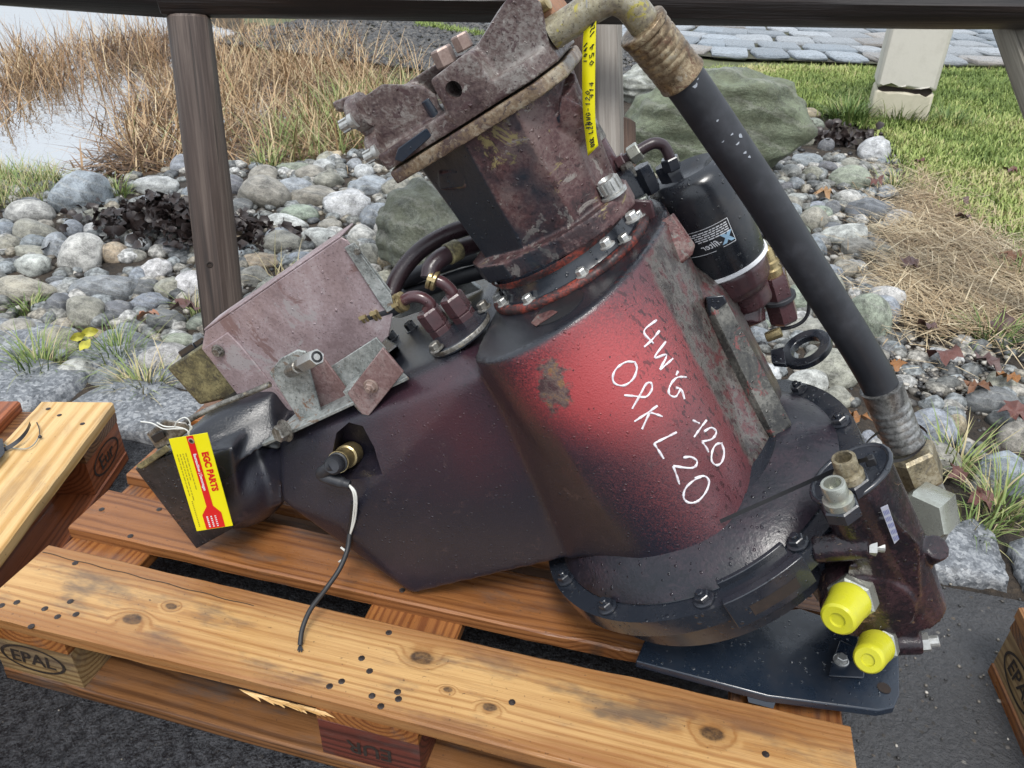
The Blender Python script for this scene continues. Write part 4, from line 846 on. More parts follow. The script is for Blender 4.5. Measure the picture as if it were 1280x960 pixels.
o = log_mesh(MB(), pb, pt_, .050, .0515, seed=1).build('post', M['post'], fence); zalign(o, pb, pt_, None)
kc_ = CAM+ray(262, 331)*(1.915-.052); mb = MB(); ax = nrm(CAM-kc_)
mb.lathe(kc_-ax*.006, ax, [(.0075, 0), (.0085, .004), (.006, .0055), (.0055, .002)], 14); mb.build('bolt_hole_plug', M['burnt'], fence)
J = CAM+ray(228, -9)*1.87; A0 = CAM+ray(-330, -40)*2.0; A1 = CAM+ray(1560, 8)*1.95; J2 = CAM+ray(214, -6)*1.86
o = log_mesh(MB(), J2-nrm(A1-J2)*.02, A1, .051, .056, seed=3, seg=24).build('rail', M['rail'], fence); zalign(o, J2, A1, None)
o = log_mesh(MB(), A0, J-nrm(J-A0)*.0+np.array([0, 0, -.008]), .05, .049, seed=4, seg=18).build('rail', M['rail'], fence); zalign(o, A0, J, None)

mp = gz(748, 330, 0.); mp = CAM+ray(750, 470)*2.30; mp[2] = -.03; mt = CAM+ray(748, 12)*2.16
lt = empty('log_post', (mp[0], mp[1], 0), 'thick grey log post with peeling brown bark behind the yellow strip tag', 'post')
o = log_mesh(MB(), mp, mt, .070, .066, seed=8, wob=.006, seg=18).build('trunk', M['log'], lt); zalign(o, mp, mt, None)
mm = CAM+ray(757, 150)*2.20
o = log_mesh(MB(), mp+np.array([.0, 0, 0]), mm, .105, .073, seed=9, wob=.012, seg=14).build('bark', M['logdark'], lt); zalign(o, mp, mm, None)
s0 = CAM+ray(727, 190)*2.13; s1 = CAM+ray(722, 24)*2.08
o = log_mesh(MB(), s0, s1, .028, .022, seed=10, wob=.006, seg=10).build('bark_strip', M['logdark'], lt); zalign(o, s0, s1, None)
sp0 = CAM+ray(1340, 230)*2.05; sp1 = CAM+ray(1262, 16)*2.0; sp00 = sp0+(sp0-sp1)*(sp0[2]+.03)/(sp1[2]-sp0[2])
o = log_mesh(MB(), sp00, sp1, .047, .043, seed=12).build('leaning_post', M['greypost'], None); zalign(o, sp00, sp1, None)
tag(o, 'grey lichen-speckled post leaning to the right under the rail at the upper right corner', 'post')

pc_ = gz(1119, 146); up = np.array([.01, .0, 1.])
pil = empty('concrete_pillar', pc_, 'pale cracked concrete pillar standing in the grass at upper right', 'pillar')
_rp = ray(1119, 146); xa = nrm(np.array([_rp[1], -_rp[0], 0]))*1.; xa = nrm(xa+.10*np.array([_rp[0], _rp[1], 0])/np.hypot(_rp[0], _rp[1])); ya = np.array([-xa[1], xa[0], 0])
def tap(mb, z0, z1, w0, w1, c, jag=0.):
    vs = []; n = 9; poly = []
    for k in range(n): poly.append((-1+2*k/(n-1), -1))
    poly += [(1, 1), (-1, 1)]
    for z, w in ((z0, w0), (z1, w1)):
        for i, (a, b) in enumerate(poly):
            zz = z+(jag*math.sin(i*2.7+z*30) if (jag and z == (z1 if jag > 0 else z0)) else 0); vs.append(c+xa*a*w/2+ya*b*w/2*.9+np.array([0, 0, zz]))
    m = len(poly); return mb.add(vs, [tuple(range(m-1, -1, -1)), tuple(range(m, 2*m))]+[(i, (i+1) % m, m+(i+1) % m, m+i) for i in range(m)])
tap(MB(), -.05, .165, .315, .308, pc_, .006).build('base', M['concrete2'], pil, bevel=.015, smooth=30)
tap(MB(), .178, 1.5, .318, .308, pc_, -.008).build('shaft', M['concrete'], pil, bevel=.02, smooth=30)
tap(MB(), .15, .2, .28, .28, pc_).build('crack_core', M['burnt'], pil)

# ================================================================ PALLETS
def board_mesh(L, Wd, T, seed, rough=.0012, nx=24):
    """a sawn board, long axis x, with slightly worn uneven edges"""
    r = np.random.default_rng(seed); xs_ = np.linspace(-L/2, L/2, nx); b = min(.003, T*.2)
    sec = [(-Wd/2, -T/2), (Wd/2, -T/2), (Wd/2, T/2-b), (Wd/2-b, T/2), (-Wd/2+b, T/2), (-Wd/2, T/2-b)]; n = len(sec); vs = []; fs = []
    e1 = np.cumsum(r.normal(0, rough*.5, nx)); e2 = np.cumsum(r.normal(0, rough*.5, nx)); e1 -= np.linspace(e1[0], e1[-1], nx); e2 -= np.linspace(e2[0], e2[-1], nx)
    for i, x in enumerate(xs_):
        for y, z in sec:
            vs.append((x+(r.normal(0, rough) if i in (0, nx-1) else 0), y+(e1[i] if y < 0 else e2[i])+r.normal(0, rough*.25), z+(r.normal(0, rough*.25) if z > 0 else 0)))
    for i in range(nx-1):
        for k in range(n): fs.append((i*n+k, (i+1)*n+k, (i+1)*n+(k+1) % n, i*n+(k+1) % n))
    fs += [tuple(range(n)), tuple((nx-1)*n+k for k in range(n-1, -1, -1))]
    me = bpy.data.meshes.new('board'); me.from_pydata(vs, [], fs); me.update(); mbx = MB(); mbx.flip_check(me)
    me.polygons.foreach_set('use_smooth', [True]*len(fs)); me.set_sharp_from_angle(angle=R_(30)); return me
def add_board(root, name, mat, c, L, Wd, T, cross=False, seed=0, nx=24, rough=.0012, **props):
    o = place(board_mesh(L, Wd, T, seed, rough, nx), name, mat, root, np.array(c)+WL[root.name]); 
    if cross: o.rotation_euler.z = math.pi/2
    for k, v in props.items(): o[k] = v
    return o
YB = [(0, .145), (.186, .286), (.3275, .4725), (.514, .614), (.655, .800)]
def nail_heads(root, spots, par, z, dx, name='nails'):
    mb = MB()
    for x, y in spots: mb.lathe((x, y, z-.001), (0, 0, 1), [(.0036+.0012*abs(math.sin(x*91+y*57)), 0), (.0048, .0014), (.0032, .0020)], 8)
    c = WL[par.name]; mb.v = [tuple(np.array(p)+WL[root.name]) for p in mb.v]; return mb.build(name, M['nail'], par, kind='stuff')
def pallet(name, label, tops, mats, at, rz, group='euro pallets', seed=0, detail=True, texts=None, wmat=None):
    root = empty(name, (0, 0, 0), label, 'pallet', group); under, block = mats[:2]; r = random.Random(seed)
    for i, (y0, y1) in enumerate(YB):
        if i not in tops: continue
        m = tops[i]; b = add_board(root, 'top_board', m, (.6, (y0+y1)/2, .133), 1.2, y1-y0, .022, seed=seed*31+i, nx=40 if detail else 12)
        sp = [(xx+r.uniform(-.05, .05)+(.07 if xx < .3 else -.07 if xx > .9 else 0), y0+(y1-y0)*f+r.uniform(-.012, .012)) for xx in (0., .6, 1.2) for f in (.2, .5, .8)]
        if seed == 1 and i == 0: sp = [tuple(gz(x, y, .144)[:2]) for x, y in [(88, 752), (56, 761), (72, 771), (95, 768), (39, 783), (21, 753), (2, 757), (94, 704), (486, 791), (452, 823), (462, 839), (427, 852), (412, 858), (465, 870), (497, 865), (498, 874), (476, 883), (957, 943), (640, 878)]]
        nail_heads(root, sp, b, .144, 0)
    for x0 in (0., .5275, 1.055): add_board(root, 'cross_board', mats[2] if len(mats) > 2 else under, (x0+.0725, .4, .1105), .8-.002, .143, .0225, True, seed*31+7+int(x0*9), 10)
    bl = {}
    for i, (y0, y1) in enumerate(((0, .1), (.3275, .4725), (.7, .8))):
        add_board(root, 'bottom_board', under, (.6, (y0+y1)/2, .0115), 1.196, y1-y0-.002, .0215, seed=seed*31+11+i, nx=16)
        for j, x0 in enumerate((0., .5275, 1.055)):
            m = block[(i*3+j) % len(block)]; o = add_board(root, 'block', m, (x0+.0725, (y0+y1)/2+(.0015 if i == 0 else 0), .0608), .1425, y1-y0-.0035, .076, seed=seed*31+20+i*3+j, nx=4, rough=.0003); bl[(i, j)] = o
    for (i, j), face, parts_ in texts or []:
        mb = MB(); o = bl[(i, j)]; base = np.asarray(WL[o.name])
        if face == 'front': org = base+np.array([0, -((YB[0][1]-.045)/2 if i == 0 else .07)+.0005, 0]); ax, ay = np.array([1., 0, 0]), np.array([0, 0, 1.])
        n = np.cross(ax, ay); org = base+np.array([0, -.0495, 0]); 
        for (s, sz, dx, dz, rot, sh) in parts_:
            c, s_ = math.cos(rot), math.sin(rot); a1 = ax*c+ay*s_; a2 = -ax*s_+ay*c
            if s == 'OVAL':
                K = 40; ring = [(math.cos(2*math.pi*k/K)*sz, math.sin(2*math.pi*k/K)*sz*.50) for k in range(K)]
                P = [org+ax*(dx+x)+ay*(dz+y) for x, y in ring]; Q = [org+ax*(dx+x*(1-.005/sz))+ay*(dz+y*(1-.008/sz)) for x, y in ring]
                mb.add(P+Q, [(k, (k+1) % K, K+(k+1) % K, K+k) for k in range(K)])
            else: text_on(mb, s, org+ax*dx+ay*dz, a1, a2, sz, .0006, 1., sh)
        mb.build('burnt_stamp', M['burnt'], o, recalc=False, smooth=0)
    root.location = tuple(at); root.rotation_euler.z = rz; root_loc[root.name] = (at, rz); return root, bl
root_loc = {}
PAL, _ = pallet('euro_pallet', 'wet orange-brown wooden euro pallet carrying the gearbox', {0: M['wood_front'], 1: M['wood_wet'], 2: M['wood_wet'], 3: M['wood_orange'], 4: M['wood_wet']},
    (M['wood_under'], [M['wood_block'], M['wood_dkred'], M['wood_under'], M['wood_under'], M['wood_red'], M['wood_under']], M['wood_orange']), (0, 0, .0), 0., seed=1,
    texts=[((0, 0), 'front', [('OVAL', .056, -.004, .002, 0, 0), ('EPAL', .036, -.006, .001, 0, .15)]), ((0, 1), 'front', [('EUR', .036, .0, -.004, math.pi, 0)])])
# left pallet, its long side running towards the camera
a = gz(141, 503, .144); b = gz(36, 640, .144); dl = b-a; rz = math.atan2(dl[1], dl[0])
# local x along dl from the far end; local y to the RIGHT of dl would be outside, so the pallet lies on its left -> mirror by starting from the other end
L2, bl2 = pallet('euro_pallet', 'pale wooden euro pallet at the left edge with a black strap lying on it', {0: M['wood_pale'], 1: M['wood_red'], 2: M['wood_red'], 3: M['wood_wet']},
    (M['wood_red'], [M['wood_red'], M['wood_under'], M['wood_red']], M['wood_under']), tuple(np.array([a[0], a[1], 0])+1.2*np.array([math.cos(rz), math.sin(rz), 0])), rz+math.pi, seed=2,
    texts=[((0, 2), 'front', [('OVAL', .055, .0, .002, 0, 0), ('Eur', .042, .0, .001, 0, 0)])])
a = gz(1233, 838, 0.); b = gz(1281, 951, 0.); dl = b-a; rz = math.atan2(dl[1], dl[0])
R2, bl3 = pallet('euro_pallet', 'brown wooden euro pallet whose stamped corner block shows at the lower right edge', {0: M['wood_front'], 1: M['wood_wet']},
    (M['wood_orange'], [M['wood_block'], M['wood_block']], M['wood_under']), (a[0], a[1], 0), rz, seed=3, texts=[((0, 0), 'front', [('OVAL', .056, .0, .0, 0, 0), ('EPAL', .036, .0, .0, 0, .1)])])
p = gz(2, 985, .144)
o = add_board(empty('wooden_board', (p[0], p[1], .133), 'corner of a light wooden board at the lower left edge of the photo', 'board'), 'plank', M['wood_pale'], (0, 0, 0), .5, .10, .022, seed=77)
o.parent.rotation_euler.z = -.25; o.parent.location = tuple(gz(2, 954, .144)+np.array([-.255, -.03, -.011]))
sup = MB(); sup.box(np.array(o.parent.location)+np.array([-.1, 0, -.0715]), (.14, .09, .12)); o2 = sup.build('block', M['wood_block'], None); o2.parent = o.parent; o2.location = (-.1, 0, -.0725)
# front board: dark crack near the back edge
mb = MB(); pts = [(.004+.012*k, .1262-.0003*k+.0010*math.sin(k*1.1), .1447) for k in range(32)]
mb.strip(pts, .0014, (0, 1, 0)); mb.build('drying_crack', M['burnt'], bpy.data.objects['top_board'], recalc=False, smooth=0)
mb = MB(); rs_ = random.Random(6)
for k in range(26):
    x = .435+rs_.uniform(0, .10); L_ = rs_.uniform(.008, .03); z_ = .1215-rs_.uniform(0, .004); d_ = rs_.uniform(-.004, .001)
    mb.hull([(x-L_, .001, z_), (x+L_*.4, .001, z_), (x+L_, -.002+d_, z_-rs_.uniform(0, .007)), (x, -.0015, z_-.0025), (x-L_*.6, -.0018, z_+.001)])
mb.build('splinters', M['wood_pale'], bpy.data.objects['top_board'], kind='stuff')
# strap on the left pallet
t = empty('tie_strap', gz(14, 560, .15), 'black strap end with a thin wire loop lying on the pale pallet board', 'strap')
z = .147
pts = [gz(x, y, z+h) for x, y, h in [(-14, 570, .0), (5, 562, .004), (16, 556, .008), (26, 548, .012), (34, 538, .012), (38, 529, .006)]]
MB().strip(spline(pts, 5), .008, nrm(np.array([-.5, .4, .75]))).build('strap', M['rubber'], t, recalc=False, smooth=180)
MB().tube(spline([gz(x, y, z+.003) for x, y in [(2, 554), (15, 560), (32, 561), (42, 556), (48, 547), (49, 544)]]), .0012, 6).build('wire', M['nickel'], t)
MB().tube(spline([gz(x, y, z+.004) for x, y in [(50, 546), (49, 536), (46, 528)]]), .001, 6).build('wire_end', M['rubber'], t)
MB().sphere(gz(50, 546, z+.004), .0035).build('knot', M['rubber'], t)
MB().hull([gz(x, y, z+h) for x, y in [(-20, 550), (3, 548), (6, 566), (-10, 585)] for h in (0, .012)]).build('buckle', M['rubber'], t)

# ================================================================ GEARBOX
GB = empty('gearbox', O, 'red and black oversprayed vehicle gearbox with pump and filter, leaning on the pallet', 'gearbox')
def part(mb, name, mat, parent=None, **k): return mb.build(name, mat, parent or GB, **k)
def hexbolt(p, axis, r=.009, h=.008, mat='black_paint', parent=None, washer=True, name='bolt', shank=.0):
    mb = MB(); a = nrm(axis); p = np.asarray(p, float)
    if washer: mb.lathe(p, a, [(r*1.35, 0), (r*1.35, .002), (r*1.2, .0026)], 16)
    mb.lathe(p+a*.002, a, [(r, 0), (r, h*.85), (r*.86, h)], 6)
    if shank: mb.lathe(p+a*h, a, [(r*.5, 0), (r*.5, shank), (r*.42, shank+.001)], 12)
    return mb.build(name, M[mat], parent or GB, smooth=25)
def nutted(p0, p1, r, mat, parent=None, name='nut', n=6): 
    a = nrm(np.asarray(p1)-np.asarray(p0)); L = np.linalg.norm(np.asarray(p1)-np.asarray(p0))
    return MB().lathe(p0, a, [(r*.9, 0), (r, L*.1), (r, L*.9), (r*.9, L)], n).build(name, M[mat], parent or GB, smooth=25)

# ---- main case: barrel + arm + foot fused in one casting
bot = [(.112, .20), (.112, .06), (.110, 0), (.106, -.060), (.098, -.112), (.072, -.148), (.037, -.163), (-.004, -.165), (-.049, -.157), (-.092, -.133), (-.115, -.112), (-.15, -.05), (-.15, .20)]
top = [(.10, .22), (.131, .10), (.121, .035), (.104, -.012), (.087, -.046), (.067, -.073), (.043, -.096), (.010, -.113), (-.029, -.122), (-.066, -.119), (-.100, -.100), (-.12, -.05), (-.12, .22)]
bot = [tuple(p) for p in spline([np.array(p) for p in bot], 4)]; top = [tuple(p) for p in spline([np.array(p) for p in top], 4)]; case = MB(); nb_ = len(bot)
case.add([G(a, b, .0) for a, b in bot]+[G(a, b, .345) for a, b in top], [tuple(range(nb_-1, -1, -1)), tuple(range(nb_, 2*nb_))]+[(i, (i+1) % nb_, nb_+(i+1) % nb_, nb_+i) for i in range(nb_)])
arm = [pv(600, 470, -.085), G(-.16, -.035, .345), G(-.16, -.068, .325), pv(512, 474, -.045)+V*.030, pv(512, 488, -.054), pv(440, 502, -.038)+V*.026, pv(440, 518, -.048), pv(345, 535, -.02)+V*.02, pv(350, 552, -.045), pv(352, 575, -.06), pv(352, 628, -.085), pv(425, 656, -.115), pv(515, 744, -.128), pv(735, 693, -.10)]
case.hull([p for p in arm]+[p+V*(.24-np.dot(V, p-O)) for p in arm])
wd = [pv(572, 474, -.053), pv(712, 701, -.104), pv(640, 456, -.117), pv(710, 560, -.137), pv(790, 696, -.150)]
case.hull(wd+[p+V*.05 for p in wd])
wl_ = [pv(880, 372, .085), pv(903, 380, .090), pv(984, 538, .030), pv(976, 562, -.006), pv(952, 590, -.050), pv(915, 500, .0)]
case.hull(wl_+[p+V*.10 for p in wl_]+[G(.09, .06, .30), G(.09, .0, .05)])
# left foot of the case: glossy round shoulder and the flat corner plate
ft = [pv(170, 587, -.118), pv(246, 684, -.118), pv(303, 655, -.105), pv(290, 560, -.09), pv(235, 548, -.06)]
case.hull(ft+[p+V*.07 for p in ft])
case.sphere(pv(303, 592, -.022), (.079, .094, .082), 28, 16)
case.hull([pv(352, 562, -.045), pv(354, 630, -.07), pv(300, 552, -.02), pv(300, 648, -.07)]+[pv(x, y, .12) for x, y in [(352, 562), (354, 630), (270, 560), (270, 620)]])
dm = [pv(226, 548, -.080), pv(262, 522, -.045), pv(300, 505, -.015), pv(340, 492, .01), pv(346, 550, -.04), pv(302, 578, -.085), pv(250, 562, -.092)]
case.hull(dm+[p+V*.08 for p in dm])
pocket = MB(); pk = [pv(400, 572, -.12), pv(415, 560, -.12), pv(436, 560, -.12), pv(456, 578, -.12), pv(472, 604, -.12), pv(440, 612, -.12), pv(412, 618, -.12), pv(398, 600, -.12)]
pocket.prism(pk, V*.085)
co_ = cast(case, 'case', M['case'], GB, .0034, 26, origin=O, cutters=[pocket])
mb = MB(); mb.hull([pv(884, 374, .055), pv(906, 372, .065), pv(990, 530, .01), pv(972, 556, -.012), pv(950, 536, .0), pv(882, 392, .06), pv(906, 372, .14), pv(990, 530, .10), pv(884, 374, .12), pv(966, 552, .08)])
part(mb, 'casting_rib', M['grey_green'], co_, bevel=.004)
mb = MB(); mb.hull([pv(x, y, v) for v in (.052, .15) for x, y in [(882, 371), (905, 369), (909, 378), (886, 396)]]); part(mb, 'rib_cap', M['black_paint'], co_, bevel=.002)
mb = MB(); mb.hull([pv(824, 278, .070), pv(842, 266, .078), pv(869, 306, .066), pv(866, 318, .060), pv(848, 334, .052), pv(828, 300, .060)]+[pv(842, 266, .15), pv(869, 306, .15), pv(828, 285, .15), pv(852, 330, .12)]); part(mb, 'casting_lug', M['lug'], co_, bevel=.004)
foot = MB(); fp = [pv(168, 586, -.1215), pv(245, 686, -.1215), pv(292, 660, -.110), pv(262, 600, -.112), pv(240, 556, -.094)]
foot.hull(fp+[p+V*.012 for p in fp]); part(foot, 'corner_plate', M['foot'], bevel=.002)
# handwriting in white paint pen, laid on the casting surface
dg = bpy.context.evaluated_depsgraph_get(); bm = bmesh.new(); bm.from_mesh(co_.data); bm.transform(Matrix.Translation(Vector(O))); bvh = BVHTree.FromBMesh(bm); bm.free()
S_ = 782/220.
strokes = [[(285, 72), (230, 122), (272, 175)], [(298, 120), (265, 160), (230, 192)], [(326, 168), (277, 238), (330, 226), (300, 292)], [(300, 292), (330, 268), (358, 243)], [(418, 325), (375, 328), (345, 365), (342, 400), (370, 412), (392, 380)], [(372, 372), (395, 380), (410, 422)], [(380, 300), (372, 318)],
 [(447, 517), (475, 530)], [(507, 517), (478, 555), (452, 592)], [(497, 567), (528, 550), (551, 568), (532, 600), (487, 612)], [(487, 612), (503, 632), (517, 658)], [(575, 622), (586, 660), (575, 703), (552, 716), (531, 697), (533, 655), (550, 625), (577, 618)],
 [(190, 258), (198, 290), (180, 335), (140, 362), (100, 352), (92, 320), (110, 285), (150, 258), (192, 258)], [(142, 405), (195, 410), (240, 412), (265, 380), (262, 352), (240, 355), (215, 400), (178, 465)], [(290, 452), (240, 488), (188, 522)], [(255, 482), (222, 555)], [(258, 482), (285, 490), (312, 500)],
 [(375, 570), (325, 595), (275, 620)], [(275, 620), (295, 650), (318, 687)], [(405, 682), (440, 680), (466, 700), (445, 728), (360, 720)], [(360, 720), (375, 760), (388, 800)], [(455, 772), (500, 765), (519, 790), (505, 835), (470, 875), (430, 882), (407, 860), (415, 820), (450, 785), (490, 764)]]
mb = MB()
for s in strokes:
    P = []
    for a in spline([np.array([x, y, 0.]) for x, y in s], 6):
        d = ray(740+a[0]/S_, 380+a[1]/S_); h, nn, _, _ = bvh.ray_cast(Vector(CAM), Vector(d).normalized())
        if h is not None: P.append(np.array(h)+np.array(nn)*.0003)
    if len(P) > 2:
        T = [nrm(P[min(i+1, len(P)-1)]-P[max(i-1, 0)]) for i in range(len(P))]
        vw = nrm(CAM-P[0]); mb.tube(P, [.00125+.0003*math.sin(i*.9+len(P))+random.uniform(-.0002, .00025) for i in range(len(P))], 6)
part(mb, 'handwriting', M['paint_pen'])

# ---- bell housing
bell = MB(); bell.lathe(O, W, [(.14, .045), (.168, .034), (.198, .012), (.204, .004), (.230, .004), (.2305, -.004), (.230, -.022), (.205, -.024), (.199, -.03), (.199, -.082), (.190, -.088), (.02, -.088)], 96)
bo = part(bell, 'bell_housing', M['black_paint'], smooth=28)
cone = MB(); ang = [R_(a) for a in range(-180, 184, 4)]
prof = [(.1405, .0465), (.168, .0358), (.198, .0138), (.2045, .0062)]
vs = [G(r*math.cos(t), r*math.sin(t), h) for r, h in prof for t in ang]; m = len(ang); cone.add(vs, [(i*m+k, i*m+k+1, (i+1)*m+k+1, (i+1)*m+k) for i in range(3) for k in range(m-1)])
part(cone, 'bell_cone', M['cone'], bo, smooth=60)
for x, y in [(765, 750), (878, 735), (985, 672), (1058, 524), (998, 487), (712, 720)]:
    l = loc(pw(x, y, .006)); t = math.atan2(l[1], l[0]); hexbolt(G(.214*math.cos(t), .214*math.sin(t), .005), W, .0095, .008, 'black_paint', bo, shank=.006)
for t in (R_(168), R_(140), R_(110), R_(75)): hexbolt(G(.214*math.cos(t), .214*math.sin(t), .005), W, .0095, .008, 'black_paint', bo)
# inspection window: raised lip on the rim with a dark slot
l0 = loc(pw(893, 712, .004)); l1 = loc(pw(968, 676, .004)); t0 = math.atan2(l0[1], l0[0]); t1 = math.atan2(l1[1], l1[0])
mb = MB()
for (ra, rb, wa, wb) in ((.2285, .239, -.030, .012), (.196, .205, .0, .012)):
    tt = np.linspace(t0, t1, 9); vs = [G(r*math.cos(t), r*math.sin(t), w) for t in tt for r, w in ((ra, wa), (rb, wa), (rb, wb), (ra, wb))]
    fs = [(i*4+k, i*4+(k+1) % 4, (i+1)*4+(k+1) % 4, (i+1)*4+k) for i in range(8) for k in range(4)]+[(0, 1, 2, 3), (35, 34, 33, 32)]; mb.add(vs, fs)
part(mb, 'window_lip', M['black_paint'], bo, bevel=.001)
mb = MB(); tt = np.linspace(t0+.10, t1-.08, 7); vs = [G(.2393*math.cos(t), .2393*math.sin(t), w) for t in tt for w in (-.021, -.005)]
mb.add(vs, [(2*i, 2*i+1, 2*i+3, 2*i+2) for i in range(6)]); part(mb, 'window_slot', M['burnt'], bo, recalc=False)
# ---- mounting plate on the pallet
mb = MB(); z0 = .1475
cn = [gz(x, y, .163) for x, y in [(795, 826), (960, 870), (1098, 888), (1118, 884), (1125, 868), (1124, 822), (1120, 800), (1000, 760), (810, 790)]]
cn[3] = cn[3]; mb.prism([np.array([p[0], p[1], .163]) for p in cn], (0, 0, -.013)); part(mb, 'mounting_plate', M['blue_black'], bevel=.002)
MP = bpy.data.objects['mounting_plate']
c = gz(1105, 860, .1636); mb = MB(); mb.lathe(c, (0, 0, 1), [(.0085, 0), (.0085, .0004)], 20); part(mb, 'bolt_hole', M['burnt'], MP)
mb = MB(); mb.hull([gz(x, y, z) for z in (.1632, .171) for x, y in [(1035, 845), (1080, 848), (1082, 815), (1050, 800)]]); part(mb, 'foot_pad', M['blue_black'], MP, bevel=.002)
hexbolt(gz(1051, 826, .171), (0, 0, 1), .0075, .007, 'zinc', MP)
pl_ = [gz(x, y, .158) for x, y in [(932, 866), (972, 876)]]; mb = MB(); mb.prism([pl_[0]+np.array([0, .006, 0]), pl_[1]+np.array([0, .006, 0]), pl_[1]+np.array([-.003, -.003, -.013]), pl_[0]+np.array([.006, -.003, -.013])], (0, .003, 0)); part(mb, 'lower_tab', M['blue_black'], MP)

# ---- pump on top
PC = (-.01, .09)
ring = MB(); ring.lathe(G(PC[0], PC[1], .343), W, [(.114, 0), (.116, .004), (.113, .009), (.102, .011), (.098, .018), (.097, .042)], 48)
part(ring, 'pump_seat', M['black_paint'], smooth=35)
mb = MB(); mb.lathe(G(PC[0], PC[1], .345), W, [(.1165, .0), (.1180, .004), (.1155, .0092), (.109, .0103)], 48, caps=False); part(mb, 'sealant_bead', M['red_gasket'], bpy.data.objects['pump_seat'], smooth=60)
mb = MB(); mb.lathe(G(PC[0], PC[1], .384), W, [(.1005, -.010), (.1035, -.004), (.1035, 0.0)], 48, caps=False); part(mb, 'sealant_bead', M['red_gasket'], bpy.data.objects['pump_seat'], smooth=60)
for x, y in [(662, 372), (628, 378), (722, 335), (762, 303), (800, 268), (603, 385)]:
    l = loc(pw(x, y, .357)); t = math.atan2(l[1]-PC[1], l[0]-PC[0]); hexbolt(G(PC[0]+.1065*math.cos(t), PC[1]+.1065*math.sin(t), .353), W, .0068, .008, 'zinc', bpy.data.objects['pump_seat'])
fl = MB(); fpoly = [(-.125, .075), (-.10, .035), (-.055, .002), (.03, -.008), (.068, .004), (.098, .028), (.112, .055), (.108, .085), (.09, .12), (.06, .18), (-.06, .19), (-.12, .13)]
fl.uvprism(fpoly, .384, .409)
body = [(-.113, .09), (-.098, .058), (-.028, .016), (.052, .011), (.082, .035), (.096, .09), (.08, .15), (0, .18), (-.09, .15)]
pb_ = MB(); pb_.add(fl.v, fl.f)
tb = [(-.116, .085), (-.096, .048), (-.008, -.008), (.066, -.012), (.108, .020), (.118, .09), (.08, .15), (0, .18), (-.09, .15)]; nn = len(body)
pb_.add([G(a*.97, b, .40) for a, b in body]+[G(a, b, .560) for a, b in tb], [tuple(range(nn-1, -1, -1)), tuple(range(nn, 2*nn))]+[(i, (i+1) % nn, nn+(i+1) % nn, nn+i) for i in range(nn)])
pb_.cyl(G(.070, .098, .41), G(.094, .046, .55), .024, .031, 18)
pb_.hull([pv(700, 118, .01), pv(728, 132, .02), pv(742, 165, .03), pv(716, 190, .03), pv(698, 150, .012)]+[pv(715, 140, .08), pv(735, 170, .08)])
pb_.hull([pv(548, 216, .028), pv(580, 215, .012), pv(580, 234, .018), pv(550, 238, .033)]+[pv(550, 225, .08), pv(580, 225, .08)])
fm = MB(); fm.uvprism([(-.127, .10), (-.123, .05), (-.108, -.006), (-.02, -.017), (.10, -.019), (.128, .009), (.131, .10), (.07, .19), (-.09, .18)], .555, .5708)
pbo = cast(pb_, 'pump_body', M['grimy_plum'], GB, .0022, 1)
cast(fm, 'pump_flange', M['ochre_plate'], pbo, .0026, 2)
eb = G(.098, .044, .4095)
mb = MB(); mb.lathe(eb, W, [(.017, 0), (.017, .003), (.0155, .0035)], 24); k12 = []
mb.lathe(eb+W*.003, W, [(.0125, 0), (.0128, .018), (.010, .0185), (.007, .014)], 24)
for k in range(12): t = k*math.pi/6; x_, y_ = perp(W); mb.box(eb+W*.013+.0128*(math.cos(t)*x_+math.sin(t)*y_), (.0035, .0035, .013), (math.cos(t)*x_+math.sin(t)*y_, np.cross(W, math.cos(t)*x_+math.sin(t)*y_), W))
part(mb, 'socket_bolt', M['zinc'], pbo)
# cover (end head)
cv = MB()
cv.uvprism([(-.128, .10), (-.124, .05), (-.109, -.005), (-.02, -.016), (.10, -.018), (.128, .01), (.130, .10), (.07, .19), (-.09, .18)], .5735, .594)
lug = [(537, 101), (547, 93), (580, 68), (588, 66), (596, 74), (622, 112), (566, 152), (560, 146)]
cv.pxprism(lug, -.018, .02)
lb_ = [(445, 128), (478, 105), (530, 107), (545, 118), (556, 150), (494, 202), (480, 190), (449, 165)]
cv.hull([pv(x, y, .015) for x, y in lb_]+[pv(x, y, .13) for x, y in [(470, 112), (520, 106), (545, 130), (500, 190)]])
cv.hull([pv(x, y, .005) for x, y in [(590, 66), (606, 52), (618, 36), (622, 16), (634, -2), (654, -10), (676, 2), (690, 66), (640, 92), (612, 92)]]+[pv(x, y, .12) for x, y in [(606, 52), (622, 14), (654, -8), (688, 60), (620, 90)]])
cv.hull([pv(508, 104, .04), pv(540, 82, .04), pv(592, 62, .06), pv(600, 90, .06), pv(540, 120, .06), pv(520, 116, .06), pv(520, 100, .15), pv(590, 64, .15), pv(590, 100, .15)])
cut = MB(); hc = pv(563, 116, -.03); cut.cyl(hc, hc+V*.05, .0095, n=18)
cvo = cast(cv, 'pump_cover', M['grey_plum'], GB, .0024, 2, cutters=[cut])
mb = MB(); mb.cyl(pv(563, 116, .008), pv(563, 116, .019), .0093, n=18); part(mb, 'threaded_hole', M['burnt'], cvo)
for (x0, y0, x1, y1, v_) in [(541, 135, 0, 0, .010), (521, 167, 0, 0, .012), (668, 66, 0, 0, .006)]:
    mb = MB(); mb.cyl(pv(x0, y0, v_+.012)-W*.012, pv(x0, y0, v_+.012)+W*.012, .0095, .009, n=16); part(mb, 'bolt_boss', M['blue_black' if x0 < 600 else 'grey_plum'], cvo, bevel=.001)
